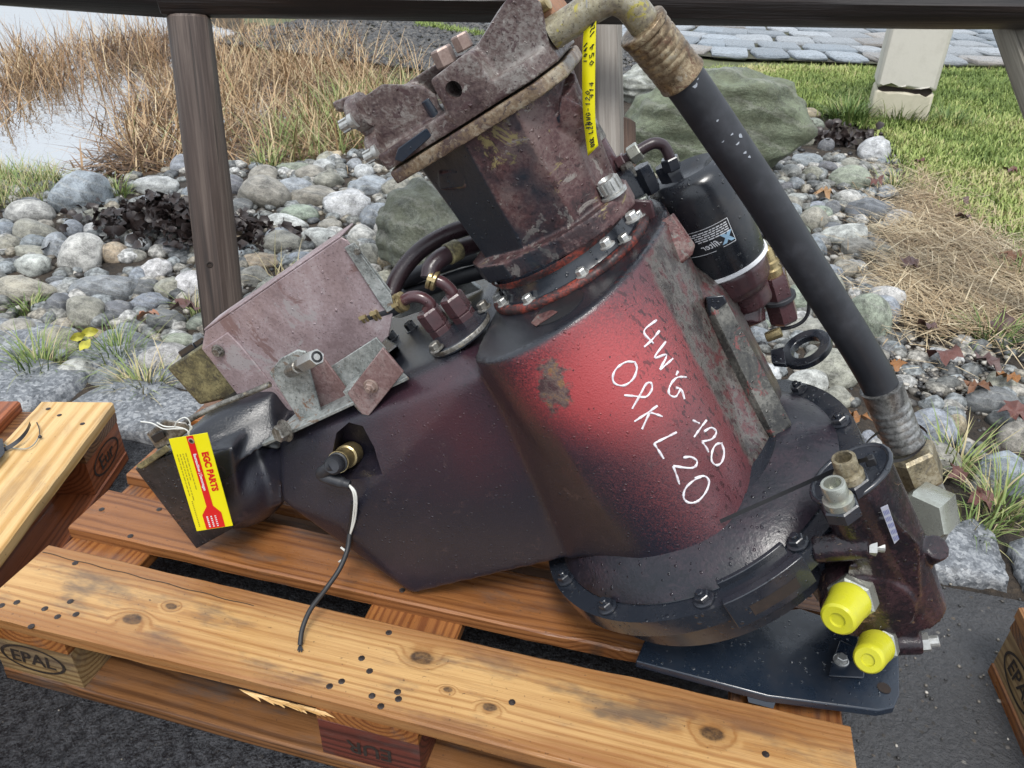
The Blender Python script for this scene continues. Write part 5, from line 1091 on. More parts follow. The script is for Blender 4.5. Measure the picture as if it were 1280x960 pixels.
mb = MB(); mb.pxprism([(493, 200), (497, 186), (552, 146), (560, 152), (503, 203)], -.0145, -.006); part(mb, 'painted_edge', M['blue_black'], cvo, bevel=.001)
# end ports on the left
for (x, y, bx, by, v_) in [(449, 142, 441, 151, .022), (474, 184, 471, 190, .022)]:
    c = pv(x, y, v_); ax = nrm(-U*.95+W*.05); mb = MB(); mb.lathe(c-ax*.012, ax, [(.021, 0), (.021, .016), (.018, .020), (.008, .0205)], 20)
    f_ = part(mb, 'port_flange', M['grey_plum'], cvo)
    b = pv(bx, by, v_-.018)+ax*.008; mb = MB(); mb.lathe(b+ax*-.012, ax, [(.0095, 0), (.0095, .006), (.0070, .0065), (.0070, .020), (.005, .0205)], 12)
    for k in range(6):
        t = k*math.pi/3; x_, y_ = perp(ax); e = math.cos(t)*x_+math.sin(t)*y_; mb.box(b+ax*.002+e*.0068, (.003, .003, .011), (e, np.cross(ax, e), ax))
    part(mb, 'flange_bolt', M['zinc'], f_)
mb = MB(); mb.hull([pv(x, y, v) for v in (.02, .05) for x, y in [(415, 128), (440, 118), (450, 124), (444, 140), (422, 140)]]); part(mb, 'end_lug', M['grey_plum'], cvo, bevel=.004)
for (x0, y0, x1, y1, r) in [(560, 82, 550, 60, .0125), (582, 62, 573, 43, .0105)]:
    nutted(pv(x0, y0, .035), pv(x1, y1, .035), r, 'copper', cvo, 'plug_bolt')
# rust-coloured hose flange on the right
fx = [(664, 2), (682, 0), (700, 22), (708, 46), (698, 62), (688, 68), (678, 56)]
mb = MB(); pc2 = [pv(x, y, .02) for x, y in fx]; mb.hull([p+U*.0 for p in pc2]+[p+V*.07 for p in pc2]+[p-U*.012 for p in pc2]); fo = part(mb, 'hose_flange', M['rust_orange'], GB, bevel=.004)
for (x, y, v_) in [(697, 50, .03), (672, 12, .02)]:
    b = pv(x, y, v_); mb = MB(); mb.lathe(b, nrm(U*.95-V*.2), [(.009, 0), (.009, .003), (.0065, .0035), (.0065, .014), (.0045, .0145)], 12); part(mb, 'flange_bolt', M['brass'], fo)

# ---- delivery hose: elbow pipe, ferrules, hose, nuts
el = [pv(690, 42, .02), pv(716, 26, .02), pv(742, 8, .02), pv(764, -2, .022), pv(784, 4, .026), pv(800, 22, .032), pv(815, 46, .04), pv(828, 68, .045)]
part(MB().tube(spline(el, 5), .0165, 18), 'elbow_pipe', M['pipe_gold'], smooth=60)
h0 = pv(792+8, 22, .03); fa = pv(801, 32, .036); fb = pv(852, 96, .055)
def ferrule(p0, p1, r0, r1, mat, ribs, name='ferrule', par=None, lip=.02):
    a = nrm(p1-p0); L = np.linalg.norm(p1-p0); prof = [(r0*.8, 0), (r0*1.02, L*.01), (r0*1.04, L*lip), (r0*1.04, L*.10), (r0*.97, L*.12)]
    for k in range(ribs):
        t = .14+.56*k/ribs; dt = .56/ribs; r = r0+(r1-r0)*t; prof += [(r*.965, L*(t+.02*dt)), (r*1.0, L*(t+.2*dt)), (r*1.0, L*(t+.75*dt)), (r*.965, L*(t+.97*dt))]
    prof += [(r1*1.0, L*.74), (r1*1.0, L*.95), (r1*1.03, L*.96), (r1*1.03, L*.995), (r1*.9, L)]
    return MB().lathe(p0, a, prof, 40).build(name, M[mat], par or GB, smooth=50)
HV = [(fb, None)]
hp = [pv(846, 88, .054), pv(866, 115, .058), pv(905, 172, .07), pv(948, 236, .08), pv(992, 306, .09), pv(1034, 372, .098), pv(1066, 422, .102), pv(1091, 464, .102), pv(1104, 490, .10)]
ho = part(MB().tube(spline(hp, 6), .0232, 28), 'delivery_hose', M['rubber'], smooth=60)
ferrule(fa, fb+(fb-fa)*.02, .0262, .0262, 'ferrule_brass', 5, par=ho)
f0 = pv(1131, 556, .093); f1 = pv(1101, 483, .101); ferrule(f0, f1, .0255, .0268, 'ferrule_grey', 5, par=ho)
# scuffs: pale worn flecks on the hose
mb = MB()
for k, (x, y, s) in enumerate([(868, 106, 5), (884, 140, 4), (896, 150, 3), (899, 160, 4), (913, 166, 5), (920, 177, 6), (927, 180, 4), (930, 190, 4), (916, 196, 3), (880, 150, 3), (903, 176, 3), (925, 170, 4), (936, 196, 3), (871, 98, 3), (905, 186, 2), (955, 255, 3)]):
    c = pv(x, y, .07); dd = nrm(c-CAM); t = 0
    # walk the view ray to the hose skin
    best = None
    for i in range(len(hp)-1):
        A, B = np.array(hp[i]), np.array(hp[i+1]); ab = B-A
        for q in np.linspace(0, 1, 12):
            P = A+ab*q; h = np.dot(P-CAM, dd); dist = np.linalg.norm(CAM+dd*h-P)
            if best is None or dist < best[0]: best = (dist, h, P, nrm(ab))
    if best[0] < .0225:
        p = CAM+dd*(best[1]-math.sqrt(.0232**2-best[0]**2)); nn2 = nrm(p-best[2]); e1 = nrm(np.cross(best[3], nn2)); e2 = np.cross(nn2, e1); s_ = s*.85/FPX*.75
        mb.add([p+nn2*.0011]+[p+nn2*.0009+s_*(math.cos(a)*e1*(.6+.5*random.random())+math.sin(a)*e2*(.7+.6*random.random())) for a in np.linspace(0, 6.28, 8)[:-1]], [(0, 1+j, 1+(j+1) % 7) for j in range(7)])
part(mb, 'scuff_marks', M['scuff'], ho, recalc=False, kind='stuff')
a_ = nrm(pv(1126, 556, .093)-pv(1150, 606, .083))
nut1 = nutted(pv(1148, 601, .084), pv(1133, 563, .092), .0375, 'nut_brass', ho, 'swivel_nut')
eb_ = [pv(1144, 590, .086), pv(1156, 618, .082), pv(1166, 640, .07), pv(1160, 662, .04), pv(1148, 674, .0)]
part(MB().tube(spline(eb_, 5), [.026]*4+[.027]*8+[.025]*9, 18), 'elbow_fitting', M['ferrule'], ho, smooth=60)
nutted(pv(1166, 634, .03), pv(1146, 652, -.03), .037, 'nickel', ho, 'swivel_nut')
part(MB().lathe(pv(1146, 668, .0), nrm(pv(1128, 690, -.05)-pv(1146, 668, .0)), [(.024, 0), (.024, .02), (.029, .022), (.029, .032)], 24), 'nut_collar', M['ferrule'], ho)

# ---- oil filter
FA = loc(pv(858, 214, .2)); FB_ = loc(pv(903, 330, .2)); fa_ = G(FA[0], .2, FA[2]); fb_ = G(FB_[0]+.004, .2, FB_[2]); fax = nrm(fb_-fa_); FL = np.linalg.norm(fb_-fa_); FR = .0585
mb = MB(); mb.lathe(fa_, fax, [(.002, .007), (.018, .008), (.026, .004), (.030, .0005), (.040, -.004), (.050, .0), (.057, .010), (FR, .022), (FR, FL-.004), (FR-.001, FL)], 56)
fi = part(mb, 'oil_filter', M['filter_black'], smooth=40)
part(MB().lathe(fb_-fax*.006, fax, [(FR-.0005, 0), (FR+.0018, .001), (FR+.0022, .0055), (FR-.0005, .0075)], 56), 'seal_ring', M['white_print'], fi, smooth=40)
cam_dir = nrm(CAM-(fa_+fax*FL*.6)); fx_ = nrm(cam_dir-fax*np.dot(cam_dir, fax)); fy_ = np.cross(fax, fx_)
def on_filter(a, h, r=FR+.0003): return fa_+fax*h+r*(math.cos(a)*fx_+math.sin(a)*fy_)
def filt_px(x, y):
    """angle and height on the filter skin under a photo pixel"""
    d = nrm(ray(x, y)); o_ = CAM-fa_; dd = d-fax*np.dot(d, fax); oo = o_-fax*np.dot(o_, fax); A = dd@dd; B = 2*dd@oo; C = oo@oo-FR**2; D = B*B-4*A*C
    if D < 0: return None
    p = CAM+d*(-B-math.sqrt(D))/(2*A); h = np.dot(p-fa_, fax); q = p-fa_-fax*h; return math.atan2(q@fy_, q@fx_), h
ca, ch = filt_px(896, 299); sgn = 1 if filt_px(925, 290)[0] > ca else -1
def filt_flat(mb, vs, fs, org_a, org_h, flip=True):
    """wrap flat print (x along the girth, y along the axis) onto the filter, upside down as on the can"""
    P = [on_filter(org_a+sgn*(-x)/FR, org_h+y) for x, y in vs]; mb.add(P, fs)
pr = MB(); pb2 = MB(); TH = .0007
def fline(mb, x0, y0, x1, y1, n=10, th=.00075):
    xs_ = np.linspace(x0, x1, n); ys_ = np.linspace(y0, y1, n); d = nrm(np.array([x1-x0, y1-y0])); nx, ny = -d[1]*th/2, d[0]*th/2; vs = []
    for x, y in zip(xs_, ys_): vs += [(x+nx, y+ny), (x-nx, y-ny)]
    filt_flat(mb, vs, [(2*i, 2*i+1, 2*i+3, 2*i+2) for i in range(n-1)], ca, ch)
hw = .030; top_h = -.020; bot_h = .014
fline(pr, -hw*.75, top_h, hw*1.6, top_h, 16); fline(pr, -hw*.75, top_h, -hw*.75, bot_h, 4); fline(pr, -hw*.75, bot_h, -.004, bot_h, 8); fline(pr, .006, bot_h+.001, hw*1.9, bot_h+.001, 12)
rr = random.Random(4)
for k in range(5):
    y = top_h+.0042+k*.0031; x = -hw*.75+.003; end = hw*(1.3-.1*k)
    while x < end:
        l = rr.uniform(.003, .008); 
        if x+l > end: break
        fline(pr, x, y, x+l, y, 4, .0015); x += l+.0012
filt_vs, filt_fs = text2d('X', .017, .0016); filt_flat(pb2, [(p[0]-.0135, p[1]*-1*-1+.0045) for p in filt_vs*np.array([1, -1, 1])*1.0], filt_fs, ca, ch)
tv, tf = text2d('-filter', .0125, .0001, .35, 'LEFT'); filt_flat(pr, [(p[0]-.006, -p[1]+.0055) for p in tv], tf, ca, ch)
part(pr, 'label_print', M['white_print'], fi, recalc=False, smooth=0); part(pb2, 'label_logo', M['blue_print'], fi, recalc=False, smooth=0)
# filter head under the can
hd = MB(); hd.lathe(fb_+fax*.001, fax, [(.055, 0), (.056, .006), (.054, .030), (.046, .042), (.030, .048)], 32)
nk = fb_+fax*.040+U*.012; hd.cyl(nk-fax*.004, nk+fax*.035, .033, .031, 24); hd.hull([nk+U*.02+fax*.02, nk-U*.05+fax*.02, nk-U*.05+fax*.07, nk+U*.01+fax*.07, nk+U*.02+fax*.02+V*.05, nk-U*.05+fax*.07+V*.05, nk-U*.05+fax*.02-V*.03, nk+U*.005+fax*.06-V*.02])
cast(hd, 'filter_head', M['plum'], fi, .0026, 3)
# plug and lifting eye below the filter head
p = pv(968, 418, .16); nutted(p-U*.012, p+U*.010, .0075, 'brass', fi, 'drain_plug', 12)
ec = pv(1008, 436, .17); ea = nrm(W+V*-.15+U*-.05); mb = MB(); mb.lathe(ec-ea*.006, ea, [(.021, 0), (.036, 0), (.036, .010), (.021, .010), (.021, 0)], 32, caps=False)
x_, y_ = perp(ea); lo = pv(965, 448, .165)
mb.hull([ec+ea*h+d_ for h in (-.0055, .0035) for d_ in (-.030*U+.024*V, -.030*U-.024*V, (lo-ec)*1.0+.02*V, (lo-ec)*1.0-.016*V)])
part(mb, 'lifting_eye', M['black_paint'], bevel=.0015)
# solenoid valve to the right of the filter
sa = nrm(pv(985, 405, .24)-pv(962, 322, .24)); s0 = pv(955, 308, .24)
so_ = part(MB().lathe(s0, sa, [(.006, 0), (.010, .004), (.012, .022), (.015, .024), (.0155, .029), (.013, .030), (.0135, .034), (.016, .036), (.016, .048)], 20), 'brass_fitting', M['brass'])
s1 = s0+sa*.046; part(MB().lathe(s1, sa, [(.021, 0), (.022, .004), (.022, .036), (.024, .037), (.024, .041), (.0225, .042), (.0225, .075), (.019, .080)], 6), 'solenoid_valve', M['plum'], smooth=25)
part(MB().lathe(s1+sa*.036, sa, [(.0245, 0), (.0255, .001), (.0255, .006), (.0245, .007)], 24), 'clamp_band', M['rubber'], bpy.data.objects['solenoid_valve'])
part(MB().tube(spline([pv(x, y, .25) for x, y in [(940, 296), (958, 294), (975, 312), (992, 338), (1004, 348)]]), .006, 10), 'cable_sleeve', M['rubber'], smooth=60)
part(MB().tube(spline([pv(x, y, .235) for x, y in [(990, 346), (1003, 352), (1011, 375), (1008, 396), (992, 408), (962, 413)]]), .0028, 8), 'sensor_wire', M['rubber'], smooth=60)

# ---- shift cylinder behind the pump
c0 = pv(704, 112, .17); c1 = pv(778, 240, .17); ca_ = nrm(c1-c0); CL = np.linalg.norm(c1-c0)
part(MB().lathe(c0-ca_*.002, ca_, [(.017, 0), (.0185, .002), (.0185, .034), (.0175, .036)], 28), 'rubber_cap', M['rubber'])
cy = part(MB().lathe(c0+ca_*.034, ca_, [(.0175, 0), (.0175, .045), (.0165, .046), (.0165, CL-.04)], 28), 'shift_cylinder', M['plum'])
part(MB().lathe(c0+ca_*.035, ca_, [(.0178, 0), (.0180, .001), (.0180, .042), (.0176, .043)], 28, caps=False), 'worn_sleeve', M['ferrule'], cy)
q0 = pv(738, 190, .15); qa = nrm(CAM-q0+U*.1); part(MB().lathe(q0-qa*.01, qa, [(.0155, 0), (.0155, .012), (.0135, .016), (.013, .0165), (.0095, .0165), (.009, .013)], 24), 'sight_plug', M['plum'], cy)
part(MB().lathe(q0-qa*.01, qa, [(.0130, .0160), (.0128, .0185), (.0085, .0185), (.0055, .014)], 24), 'plug_rim', M['nickel'], cy)
part(MB().lathe(q0-qa*.004, qa, [(.005, 0), (.005, .0135)], 6), 'plug_socket', M['burnt'], cy)
pp = [pv(766, 214, .165), pv(778, 204, .165), pv(794, 192, .165), pv(806, 184, .17), pv(818, 179, .175), pv(829, 182, .18), pv(836, 194, .18), pv(839, 206, .18)]
ep = part(MB().tube(spline(pp, 5), [.0085]*12+[.0075]*24, 14), 'bypass_pipe', M['plum_hose'], smooth=60)
nutted(pv(774, 207, .165), pv(783, 200, .165), .0125, 'plum', ep); nutted(pv(787, 196, .165), pv(800, 187, .167), .0125, 'nickel', ep)
nutted(pv(836, 197, .18), pv(841, 212, .18), .0125, 'black_paint', ep)
# black banjo fittings between pump and filter
for (x0, y0, x1, y1, v_, r, m_) in [(775, 217, 796, 252, .14, .017, 'black_paint'), (800, 208, 815, 240, .16, .014, 'black_paint'), (752, 238, 764, 258, .13, .012, 'black_paint'), (782, 205, 790, 222, .15, .009, 'ferrule'), (800, 246, 806, 262, .13, .010, 'nickel'), (830, 205, 845, 232, .19, .016, 'black_paint')]:
    nutted(pv(x0, y0, v_), pv(x1, y1, v_), r, m_, None, 'hex_fitting')
mb = MB(); mb.hull([pv(x, y, v) for v in (.10, .17) for x, y in [(776, 248), (815, 250), (822, 282), (790, 290), (770, 270)]]); part(mb, 'fitting_block', M['plum'], bevel=.003)
for (x, y, w) in [(792, 275, .385), (760, 308, .375)]: hexbolt(pw(x, y, w), W, .007, .008, 'zinc')

# ---- fitting plate, pipes, hoses on the deck left of the pump
fc = pw(577, 420, .345); mb = MB(); mb.lathe(fc, W, [(.046, 0), (.046, .008), (.044, .0095), (.03, .0095)], 40); fp_ = part(mb, 'fitting_plate', M['black_paint'])
part(MB().lathe(fc+W*.001, W, [(.0465, .001), (.0472, .006), (.0462, .0075)], 40, caps=False), 'worn_rim', M['ferrule'], fp_, smooth=60)
for x, y in [(606, 386), (547, 437), (582, 383)]: hexbolt(pw(x, y, .356), W, .0075, .009, 'ferrule', fp_)
Fh = []
for (x, y, x1, y1) in [(554, 410, 545, 393), (583, 393, 573, 375)]:
    l = loc(pw(x, y+6, .352)); b0 = G(l[0], l[1], .350); b1 = b0+W*.016; b2 = b0+W*.044
    nutted(b0, b0+W*.014, .0165, 'plum', fp_, 'hex_fitting'); nutted(b0+W*.013, b0+W*.042, .0175, 'plum', fp_, 'hex_fitting'); Fh.append((b0+W*.04, l[1]))
v1 = Fh[0][1]; v2 = Fh[1][1]
pa = [Fh[0][0], pv(538, 380, v1), pv(527, 372, v1), pv(514, 371, v1), pv(500, 378, v1)]; pp1 = part(MB().tube(spline(pa, 6), .0082, 14), 'steel_pipe', M['plum'], fp_, smooth=60)
pa = [Fh[1][0], pv(566, 366, v2), pv(556, 355, v2), pv(545, 350, v2), pv(537, 348, v2)]; pp2 = part(MB().tube(spline(pa, 6), .0082, 14), 'steel_pipe', M['plum'], fp_, smooth=60)
def clamp(p, a, r, par, mat='brass'):
    a = nrm(a); mb = MB()
    for h in (-.006, .0005): mb.lathe(np.asarray(p)+a*h, a, [(r, 0), (r+.0015, .001), (r+.0015, .0048), (r, .0058)], 20)
    x_, y_ = perp(a); v_ = nrm(CAM-np.asarray(p)); v_ = nrm(v_-a*np.dot(v_, a)); mb.box(np.asarray(p)+v_*(r+.002), (.011, .005, .006), (a, np.cross(a, v_), v_)); return mb.build('hose_clamp', M[mat], par, smooth=35)
hA = part(MB().tube(spline([pv(504, 376, v1), pv(490, 384, v1), pv(474, 389, v1), pv(462, 393, v1)]), .0125, 16), 'rubber_hose', M['rubber'], smooth=60)
clamp(pv(501, 378, v1), pv(490, 383, v1)-pv(501, 378, v1), .0125, hA); clamp(pv(460, 394, v1), pv(450, 398, v1)-pv(460, 394, v1), .0115, hA); clamp(pv(474, 389, v1), pv(460, 394, v1)-pv(474, 389, v1), .0128, hA)
part(MB().tube(spline([pv(462, 393, v1), pv(450, 397, v1), pv(440, 408, v1), pv(441, 424, v1), pv(450, 434, v1)]), .0088, 12), 'rubber_hose', M['rubber'], smooth=60)
hB = part(MB().tube(spline([pv(489, 386, v1+.012), pv(489, 368, v1+.03), pv(500, 342, v1+.05), pv(524, 314, v1+.075), pv(556, 294, v1+.10), pv(590, 282, v1+.12)]), .0122, 16), 'rubber_hose', M['plum_hose'], smooth=60)
hC = part(MB().tube(spline([pv(537, 348, v2), pv(540, 334, v2+.01), pv(552, 322, v2+.025), pv(572, 312, v2+.05), pv(596, 304, v2+.08)]), .0125, 16), 'rubber_hose', M['plum_hose'], smooth=60)
clamp(pv(541, 350, v2), pv(541, 350, v2)-pv(556, 356, v2), .0125, hC)
a0 = pv(566, 315, v2+.04); part(MB().lathe(a0, nrm(pv(572, 312, v2+.05)-pv(552, 322, v2+.025)), [(.0132, -.010), (.0146, -.009), (.0146, .009), (.0132, .010)], 24), 'hose_tag', M['cooler'], hC)
for pts in ([(500, 372), (540, 358), (575, 346), (605, 338)], [(500, 352), (530, 340), (560, 328), (600, 318)]):
    part(MB().tube(spline([pv(x, y, .14) for x, y in pts]), .012, 14), 'rubber_hose', M['rubber'], smooth=60)
mb = MB(); mb.prism([pv(x, y, .15) for x, y in [(470, 392), (500, 362), (545, 352), (582, 348), (600, 362), (560, 378), (500, 398)]], V*.01); part(mb, 'grey_plate', M['galv'], bevel=.001)
mb = MB(); mb.hull([pw(x, y, w) for w in (.345, .365) for x, y in [(450, 436), (478, 420), (498, 432), (470, 452)]]); part(mb, 'deck_block', M['black_paint'], bevel=.003)
for (x, y) in [(492, 424), (516, 412)]: hexbolt(pw(x, y, .346), W, .008, .012, 'black_paint')
# raised edge of the deck and hole with rust-coloured leaf shape
mb = MB(); c = loc(pw(698, 384, .346)); rr_ = np.linspace(0, 2*math.pi, 33)[:-1]; mb.prism([G(c[0]+.034*math.cos(t), c[1]+.034*math.sin(t), .3447) for t in rr_], W*.001); part(mb, 'deck_recess', M['ink'], recalc=True, smooth=0)
mb = MB(); mb.prism([pw(x, y, .3462) for x, y in [(664, 404), (672, 394), (690, 388), (697, 390), (684, 399), (670, 408)]], W*.0008); part(mb, 'rust_patch', M['lug'], smooth=0)

# ---- sheet guard, galvanised bracket, oil cooler
gs = [(256, 414), (426, 297), (434, 301), (492, 385), (486, 420), (440, 470), (338, 546), (252, 436)]
mb = MB(); P = [pv(x, y, .02) for x, y in gs]; mb.prism(P, V*.003); mb.prism([P[0], P[1], P[1]+V*.045, P[0]+V*.045], nrm(np.cross(P[1]-P[0], V))*.003); gp = part(mb, 'guard_plate', M['sheet'], bevel=.0012)
mb = MB(); mb.prism([pv(x, y, .016) for x, y in [(430, 310), (441, 304), (488, 368), (492, 386), (484, 392), (474, 378)]], V*.003); mb.prism([pv(441, 304, .016), pv(488, 366, .016), pv(488, 366, .05), pv(441, 304, .05)], nrm(np.cross(pv(488, 366, .016)-pv(441, 304, .016), V))*.003); st = part(mb, 'edge_strip', M['galv'], gp, bevel=.001)
hexbolt(pv(448, 313, .0155), -V, .005, .004, 'ferrule', st, False)
mb = MB(); mb.prism([pv(x, y, .0165) for x, y in [(253, 437), (284, 416), (300, 432), (372, 520), (338, 545), (330, 536)]], V*.0035); an = part(mb, 'angle_plate', M['sheet'], gp, bevel=.001)
for x, y in [(273, 438), (327, 507)]: hexbolt(pv(x, y, .016), -V, .0075, .006, 'ferrule', an)
mb = MB(); mb.hull([pv(x, y, v) for v in (.035, .105) for x, y in [(209, 460), (256, 428), (300, 440), (334, 486), (250, 506)]]); ck = part(mb, 'oil_cooler', M['cooler'], GB, bevel=.004)
mb = MB(); mb.hull([pv(x, y, v) for v in (.05, .075) for x, y in [(222, 440), (240, 428), (246, 436), (228, 449)]]); mb.hull([pv(x, y, v) for v in (.052, .07) for x, y in [(236, 432), (254, 420), (258, 426), (240, 440)]]); part(mb, 'cooler_clip', M['black_paint'], ck, bevel=.002)
# bracket
mb = MB(); bp = [pv(328, 557, -.062), pv(336, 562, -.064), pv(506, 466, -.064), pv(488, 446, -.02), pv(440, 462, -.0), pv(372, 512, .0)]
bw = [loc(p) for p in bp]; mb.prism([G(l[0], l[1], .352) for l in bw], -W*.005); br = part(mb, 'bracket', M['galv'], GB, bevel=.001)
def plate(pix, v, t, name, mat, par, extra=None):
    mb = MB(); mb.prism([pv(x, y, v) for x, y in pix], V*t); return part(mb, name, M[mat], par, bevel=.0012)
plate([(336, 466), (350, 449), (371, 438), (382, 440), (384, 452), (402, 520), (384, 532), (374, 526)], -.045, .004, 'bracket_cheek', 'galv', br)
plate([(360, 452), (404, 447), (432, 486), (430, 508), (390, 524), (366, 500)], -.028, .004, 'rusty_pocket', 'bracket_plum', br)
mb = MB(); mb.prism([pv(402, 466, -.02), pv(470, 422, -.02), pv(482, 436, -.02), pv(478, 450, -.02), pv(430, 496, -.02)], V*.003); part(mb, 'bracket_back', M['galv'], br, bevel=.001)
mb = MB(); mb.prism([pv(428, 490, -.062), pv(438, 486, -.062), pv(456, 520, -.062), pv(448, 514, -.062)], V*.04); part(mb, 'bracket_fold', M['galv'], br, bevel=.001)
mpn = plate([(434, 492), (478, 435), (504, 466), (461, 520), (452, 518)], -.068, .0045, 'square_plate', 'bracket_plum', br)
hexbolt(pv(464, 482, -.0685), -V, .0075, .006, 'copper', mpn, True, 'bolt', .006)
s0 = pv(362, 464, -.045); s1 = pv(396, 446, -.085); a = nrm(s1-s0); L = np.linalg.norm(s1-s0)
sb = part(MB().lathe(s0, a, [(.0085, 0), (.0095, .002), (.0095, L*.35), (.0078, L*.36), (.0078, L*.55)], 16), 'stud', M['ferrule'], br); nutted(s0+a*L*.52, s0+a*L, .0115, 'zinc', sb, 'lock_nut'); part(MB().lathe(s0+a*(L-.002), a, [(.0075, 0), (.0075, .003), (.005, .0035), (.004, .001)], 16), 'lock_nut_insert', M['ink'], sb)
hexbolt(pv(357, 538, -.066), nrm(-V+W*.35-U*.3), .0125, .014, 'ferrule', br)
part(MB().tube(spline([pv(x, y, v) for x, y, v in [(338, 480, -.05), (310, 492, -.06), (270, 508, -.075), (238, 524, -.09), (228, 532, -.095)]]), .0042, 10), 'control_rod', M['ferrule'], smooth=60)
mb = MB(); mb.hull([pv(x, y, v) for v in (-.115, -.085) for x, y in [(183, 542), (205, 524), (232, 528), (240, 536), (214, 556), (196, 562)]]); part(mb, 'rod_clevis', M['ferrule'], bevel=.003)
mb = MB(); mb.hull([pv(x, y, v) for v in (-.119, -.11) for x, y in [(188, 546), (203, 538), (207, 546), (194, 554)]]); part(mb, 'clevis_gap', M['ink'], bevel=.001)
mb = MB(); mb.hull([pv(x, y, v) for v in (-.12, -.10) for x, y in [(170, 582), (208, 556), (214, 562), (176, 588)]]); part(mb, 'foot_edge', M['cooler'], bevel=.002)

# ---- speed sensor with plug and hanging cable
sc0 = pv(440, 566, -.045); sc1 = pv(416, 582, -.115); a = nrm(sc1-sc0); L = np.linalg.norm(sc1-sc0)
sn = part(MB().lathe(sc0, a, [(.017, 0), (.017, L*.35), (.0145, L*.37), (.0145, L*.62), (.0155, L*.64), (.0155, L*.75)], 20), 'speed_sensor', M['brass'])
part(MB().lathe(sc0+a*L*.72, a, [(.0135, 0), (.0145, .002), (.0145, .006), (.012, .007), (.0135, .010), (.0135, .020), (.010, .026)], 20), 'sensor_plug', M['rubber'], sn)
j0 = sc0+a*(L*.72+.02); v_ = loc(j0)[1]
part(MB().tube(spline([j0, pv(402, 592, v_), pv(412, 598, v_), pv(430, 604, v_), pv(437, 606, v_)]), [.009]*6+[.0085]*12+[.0065]*7, 12), 'plug_elbow', M['rubber'], sn, smooth=60)
for dx in (0, 2.5): part(MB().tube(spline([pv(435, 605, v_), pv(441+dx, 614, v_-.004), pv(443+dx, 628, v_-.006), pv(441+dx, 650, v_-.006), pv(437, 670, v_-.006)]), .0016, 6), 'white_wire', M['wire_white'], sn, smooth=60)
end = gz(375, 812, .147); l = loc(end)
d0 = pixel_of(pv(437, 668, v_-.006))[2]; d1 = pixel_of(gz(375, 806, .1485))[2]
cb = [CAM+ray(x, y)*(d0+(d1-d0)*((y-668)/138.)) for x, y in [(437, 668), (434, 688), (424, 712), (406, 738), (388, 762), (378, 786), (375, 806)]]
cbo = part(MB().tube(spline(cb, 6), .0036, 10), 'sensor_cable', M['ink'], sn, smooth=60)
part(MB().tube(spline([pv(441, 628, v_-.002), pv(439, 650, v_-.004), pv(433, 690, v_-.006)]), .0030, 10), 'sensor_cable', M['ink'], sn, smooth=60)
for k in range(5): part(MB().tube([gz(375, 804, .149), gz(372+k*1.6, 813+(k % 2)*2, .1465)], .0009, 5), 'wire_strand', M['rubber'], sn)
part(MB().tube(spline([pv(426, 684, v_-.012), pv(432, 690, v_-.014), pv(430, 698, v_-.013), pv(424, 702, v_-.01)]), .0016, 6), 'wire_tie', M['wire_white'], sn)

# ---- hydraulic valve block hanging on the bell rim
va, vb = -.165, -.085
vt = [pv(x, y, va) for x, y in [(1036, 640), (1100, 612), (1120, 640), (1168, 690), (1160, 730), (1164, 790), (1150, 812), (1130, 818), (1098, 800), (1078, 760), (1030, 716), (1012, 690), (1014, 668)]]
vbk = MB()
tcen = loc(pv(1062, 612, -.13)); 
Wt = .030; c1 = loc(pv(1048, 640, -.16)); 
oval = [(.205+.048*math.cos(t)-.010*math.sin(t)*0, -.125+.034*math.sin(t)) for t in np.linspace(0, 2*math.pi, 25)[:-1]]
Ut, Vt = .222, -.135
def VB(du, dv, w): return G(Ut+du, Vt+dv, w)
rot = R_(38)
def ring2(a, b, w, cu=0., cv_=0.): return [VB(cu+a*math.cos(t)*math.cos(rot)-b*math.sin(t)*math.sin(rot), cv_+a*math.cos(t)*math.sin(rot)+b*math.sin(t)*math.cos(rot), w) for t in np.linspace(0, 2*math.pi, 25)[:-1]]
r0 = ring2(.048, .034, .058); r1 = ring2(.047, .035, -.06, -.002); r2 = ring2(.036, .036, -.165, -.006); n = 24
vbk.add(r0+r1+r2, [tuple(range(n-1, -1, -1)), tuple(range(2*n, 3*n))]+[(j*n+i, j*n+(i+1) % n, (j+1)*n+(i+1) % n, (j+1)*n+i) for j in range(2) for i in range(n)])
vbk.hull([pv(x, y, v) for v in (-.17, -.135) for x, y in [(1086, 664), (1112, 642), (1150, 682), (1144, 722), (1152, 788), (1140, 808), (1124, 812), (1110, 780)]])
vbk.cyl(pv(1018, 686, -.160), pv(1086, 682, -.168), .0165, .0150, 18); vbk.cyl(pv(1118, 802, -.165), pv(1152, 803, -.165), .016, .014, 18)
vbk.lathe(pv(1078, 725, -.13), -V, [(.052, 0), (.052, .040), (.050, .046)], 28); vbk.hull([pv(x, y, v) for v in (-.172, -.14) for x, y in [(1060, 705), (1095, 716), (1118, 760), (1128, 815), (1112, 818), (1090, 790), (1060, 760)]])
vbk.cyl(pv(1158, 690, -.13), pv(1172, 684, -.14), .016, .015, 16)
vo = cast(vbk, 'valve_block', M['valve'], GB, .0024, 3)
